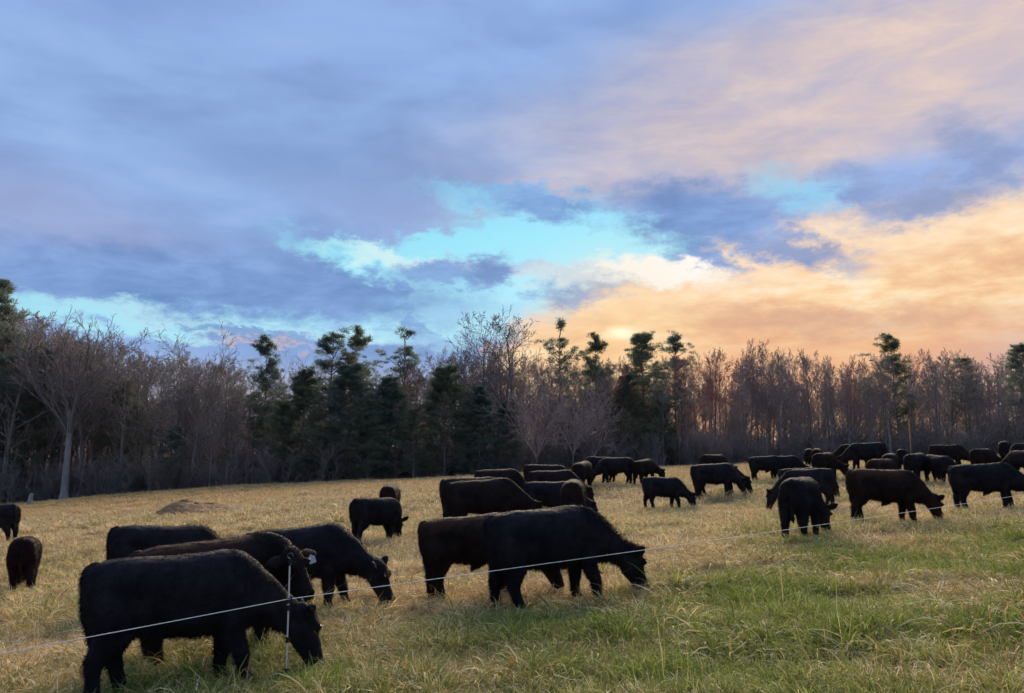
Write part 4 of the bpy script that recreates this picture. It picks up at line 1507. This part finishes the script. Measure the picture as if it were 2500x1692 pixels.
def build_fence():
    foot = ground_hit(697, 1676)
    PD = foot[1]
    gz = hz(foot[0], foot[1])
    base = np.array((foot[0], foot[1], gz))
    hgt = at(697, 1350, PD)[2] - gz
    print('POST height', hgt, 'foot', foot[2], gz)
    root = empty('fence_post', tuple(base))
    tag(root, 'white plastic step-in fence post with black clips in front of the nearest cow', 'fence post')
    z = lambda py: at(697, py, PD)[2] - gz
    obj('shaft', tube_mesh('shaft', [(0, 0, -.02), (0.002, 0, .3), (0, 0, z(1372))], [.0062, .0062, .0058], post_white, 10), root)
    obj('ground_spike', tube_mesh('ground_spike', [(0, 0, -.25), (0, 0, -.05), (0, 0, .0)], [.001, .005, .005], steel), root)
    # hooked cap
    t0 = z(1375)
    cap = []
    for a, b in [((0, 0, t0 - .02), (0, 0, t0 + .03)), ((0, 0, t0 + .03), (-.018, 0, t0 + .045)), ((-.018, 0, t0 + .045), (-.022, 0, t0 + .065)), ((-.022, 0, t0 + .065), (-.004, 0, t0 + .078)), ((-.004, 0, t0 + .078), (.018, 0, t0 + .072)), ((.018, 0, t0 + .072), (.024, 0, t0 + .052))]:
        cap.append((*a, *b, .0085 if b[2] <= t0 + .031 and a[0] == 0 and b[0] == 0 else .0050, .0050 if b[0] else .0085))
    v, f = tubes(np.array(cap), 8)
    obj('cap_hook', make_mesh('cap_hook', v, f, [post_black], True), root)
    zw = z(1462)
    for py, wide in ((1466, 1.0), (1484, .7), (1562, 1.0), (1640, 1.1)):
        zc = z(py)
        s = [(0, 0, zc - .022, 0, 0, zc + .022, .0135, .0135), (0, 0, zc + .016, .024 * wide, -.004, zc + .020, .0055, .005), (.024 * wide, -.004, zc + .020, .026 * wide, -.004, zc - .010, .005, .004),
             (0, 0, zc + .016, -.022 * wide, -.004, zc + .020, .0055, .005), (-.022 * wide, -.004, zc + .02, -.024 * wide, -.004, zc - .004, .005, .004)]
        v, f = tubes(np.array(s), 8)
        obj('wire_clip', make_mesh('wire_clip', v, f, [post_black], True), root)
    # step at the foot
    zc = z(1648)
    v, f = tubes(np.array([(-.004, 0, zc - .03, -.004, 0, zc + .05, .014, .012), (-.004, 0, zc + .02, -.05, -.02, zc + .02, .009, .007), (-.05, -.02, zc + .02, -.052, -.021, zc - .03, .007, .006)]), 8)
    obj('foot_step', make_mesh('foot_step', v, f, [post_black], True), root)
    # wire
    w0 = base + np.array((0, -.016, zw))
    wl = at(0, 1591, PD * .76)
    wr = at(2500, 1201, 15.0)
    left = wl + (wl - w0) * 1.2
    right = wr + (wr - w0) * .7
    pts = []
    for a, b, sag in ((left, w0, .012), (w0, right, .05)):
        n = 24
        for k in range(n + (b is right)):
            t = k / n
            p = a + (b - a) * t
            pts.append(p - np.array((0, 0, sag * 4 * t * (1 - t))))
    v, f = tubes(np.array([(*a, *b,   .0029, .0029) for a, b in zip(pts[:-1], pts[1:])]), 6)
    w = obj('fence_wire', make_mesh('fence_wire', v, f, [wire_mat], True))
    tag(w, 'thin white electric fence wire strung across the whole pasture', 'wire')


build_fence()


# ------------------------------------------------------------------ small things in the field
def build_small():
    # bare-earth mound
    g = ground_hit(430, 1262, 15)
    m, N, b = material('dark_earth', rough=0.95)
    tc = N.new('ShaderNodeTexCoord')
    n = N.noise(tc.outputs['Object'], 6.0, 6, 0.7)
    N.put(b.inputs['Base Color'], N.ramp(n, [(0.34, (0.07, 0.036, 0.018, 1)), (0.54, (0.17, 0.09, 0.042, 1)), (0.72, (0.45, 0.28, 0.12, 1))]))
    K, M = 44, 14
    d = g[1]
    rx = 145 / FPX * d
    ry = 1.7
    hgt = 30 / FPX * d
    print('MOUND d', d, rx, hgt)
    v, f = [], []
    for i in range(M + 1):
        r = i / M
        for j in range(K):
            a = 6.2832 * j / K
            x = r * rx * math.cos(a) * (1 + .22 * mnoise.noise(Vector((math.cos(a) * 2, math.sin(a) * 2, 4))))
            y = r * ry * math.sin(a) * (1 + .22 * mnoise.noise(Vector((math.cos(a) * 2, math.sin(a) * 2, 9))))
            wx = g[0] + x
            wy = g[1] + ry + y
            peak = math.exp(-((x + rx * .22) / (rx * .42)) ** 2) + .45 * math.exp(-((x - rx * .45) / (rx * .4)) ** 2)
            z = hgt * peak * (1 - r * r) + .16 * mnoise.noise(Vector((x * 2.5, y * 2.5, 1))) * (1 - r) + .10 * mnoise.noise(Vector((x * 7, y * 7, 2))) * (1 - r)
            v.append((x, ry + y, hz(wx, wy) - g[2] + z + (.03 if r < .95 else -.12)))
    for i in range(M):
        for j in range(K):
            k = (j + 1) % K
            f.append((i * K + j, (i + 1) * K + j, (i + 1) * K + k, i * K + k))
    o = obj('earth_mound', make_mesh('earth_mound', np.array(v), f, [m], True), None, tuple(g))
    tag(o, 'low mound of bare dark earth in the straw at left', 'mound')
    # grey stump at the woods edge
    g = ground_hit(72, 1232, 40)
    h = 26 / FPX * g[1]
    st = [(0, 0, -.2, .28, .24), (0.02, 0, h * .25, .20, .2), (.05, 0, h * .6, .15, .17), (.09, 0, h * .9, .13, .13), (.11, 0, h, .05, .07)]
    vv, ff = loft(path_rings(st, m=3))
    me = bpy.data.meshes.new('tree_stump')
    me.from_pydata([tuple(p) for p in vv], [], ff)
    me.materials.append(PALE)
    o = obj('tree_stump', me, None, tuple(g))
    tag(o, 'small pale grey stump at the woods edge, far left', 'stump')
    # slender trunk in the right woods, its sunlit orange painted into the base colour
    x, y = (2215 - 1250) / FPX * 82.5, 82.5
    zt = at(2215, 1022, 82.5)[2]
    z0 = hz(x, y)
    pm, _, _ = material('sunlit_orange_trunk', (0.75, 0.34, 0.10), 0.5)
    o = obj('sunlit_trunk', tube_mesh('sunlit_trunk', [(0, 0, -.2), (0, 0, .4), (0.02, 0, zt - z0)], [.075, .07, .06], pm, 8), None, (x, y, z0))
    tag(o, 'slim trunk coloured orange as if sunlit, among the bare trees at right', 'tree trunk')


build_small()
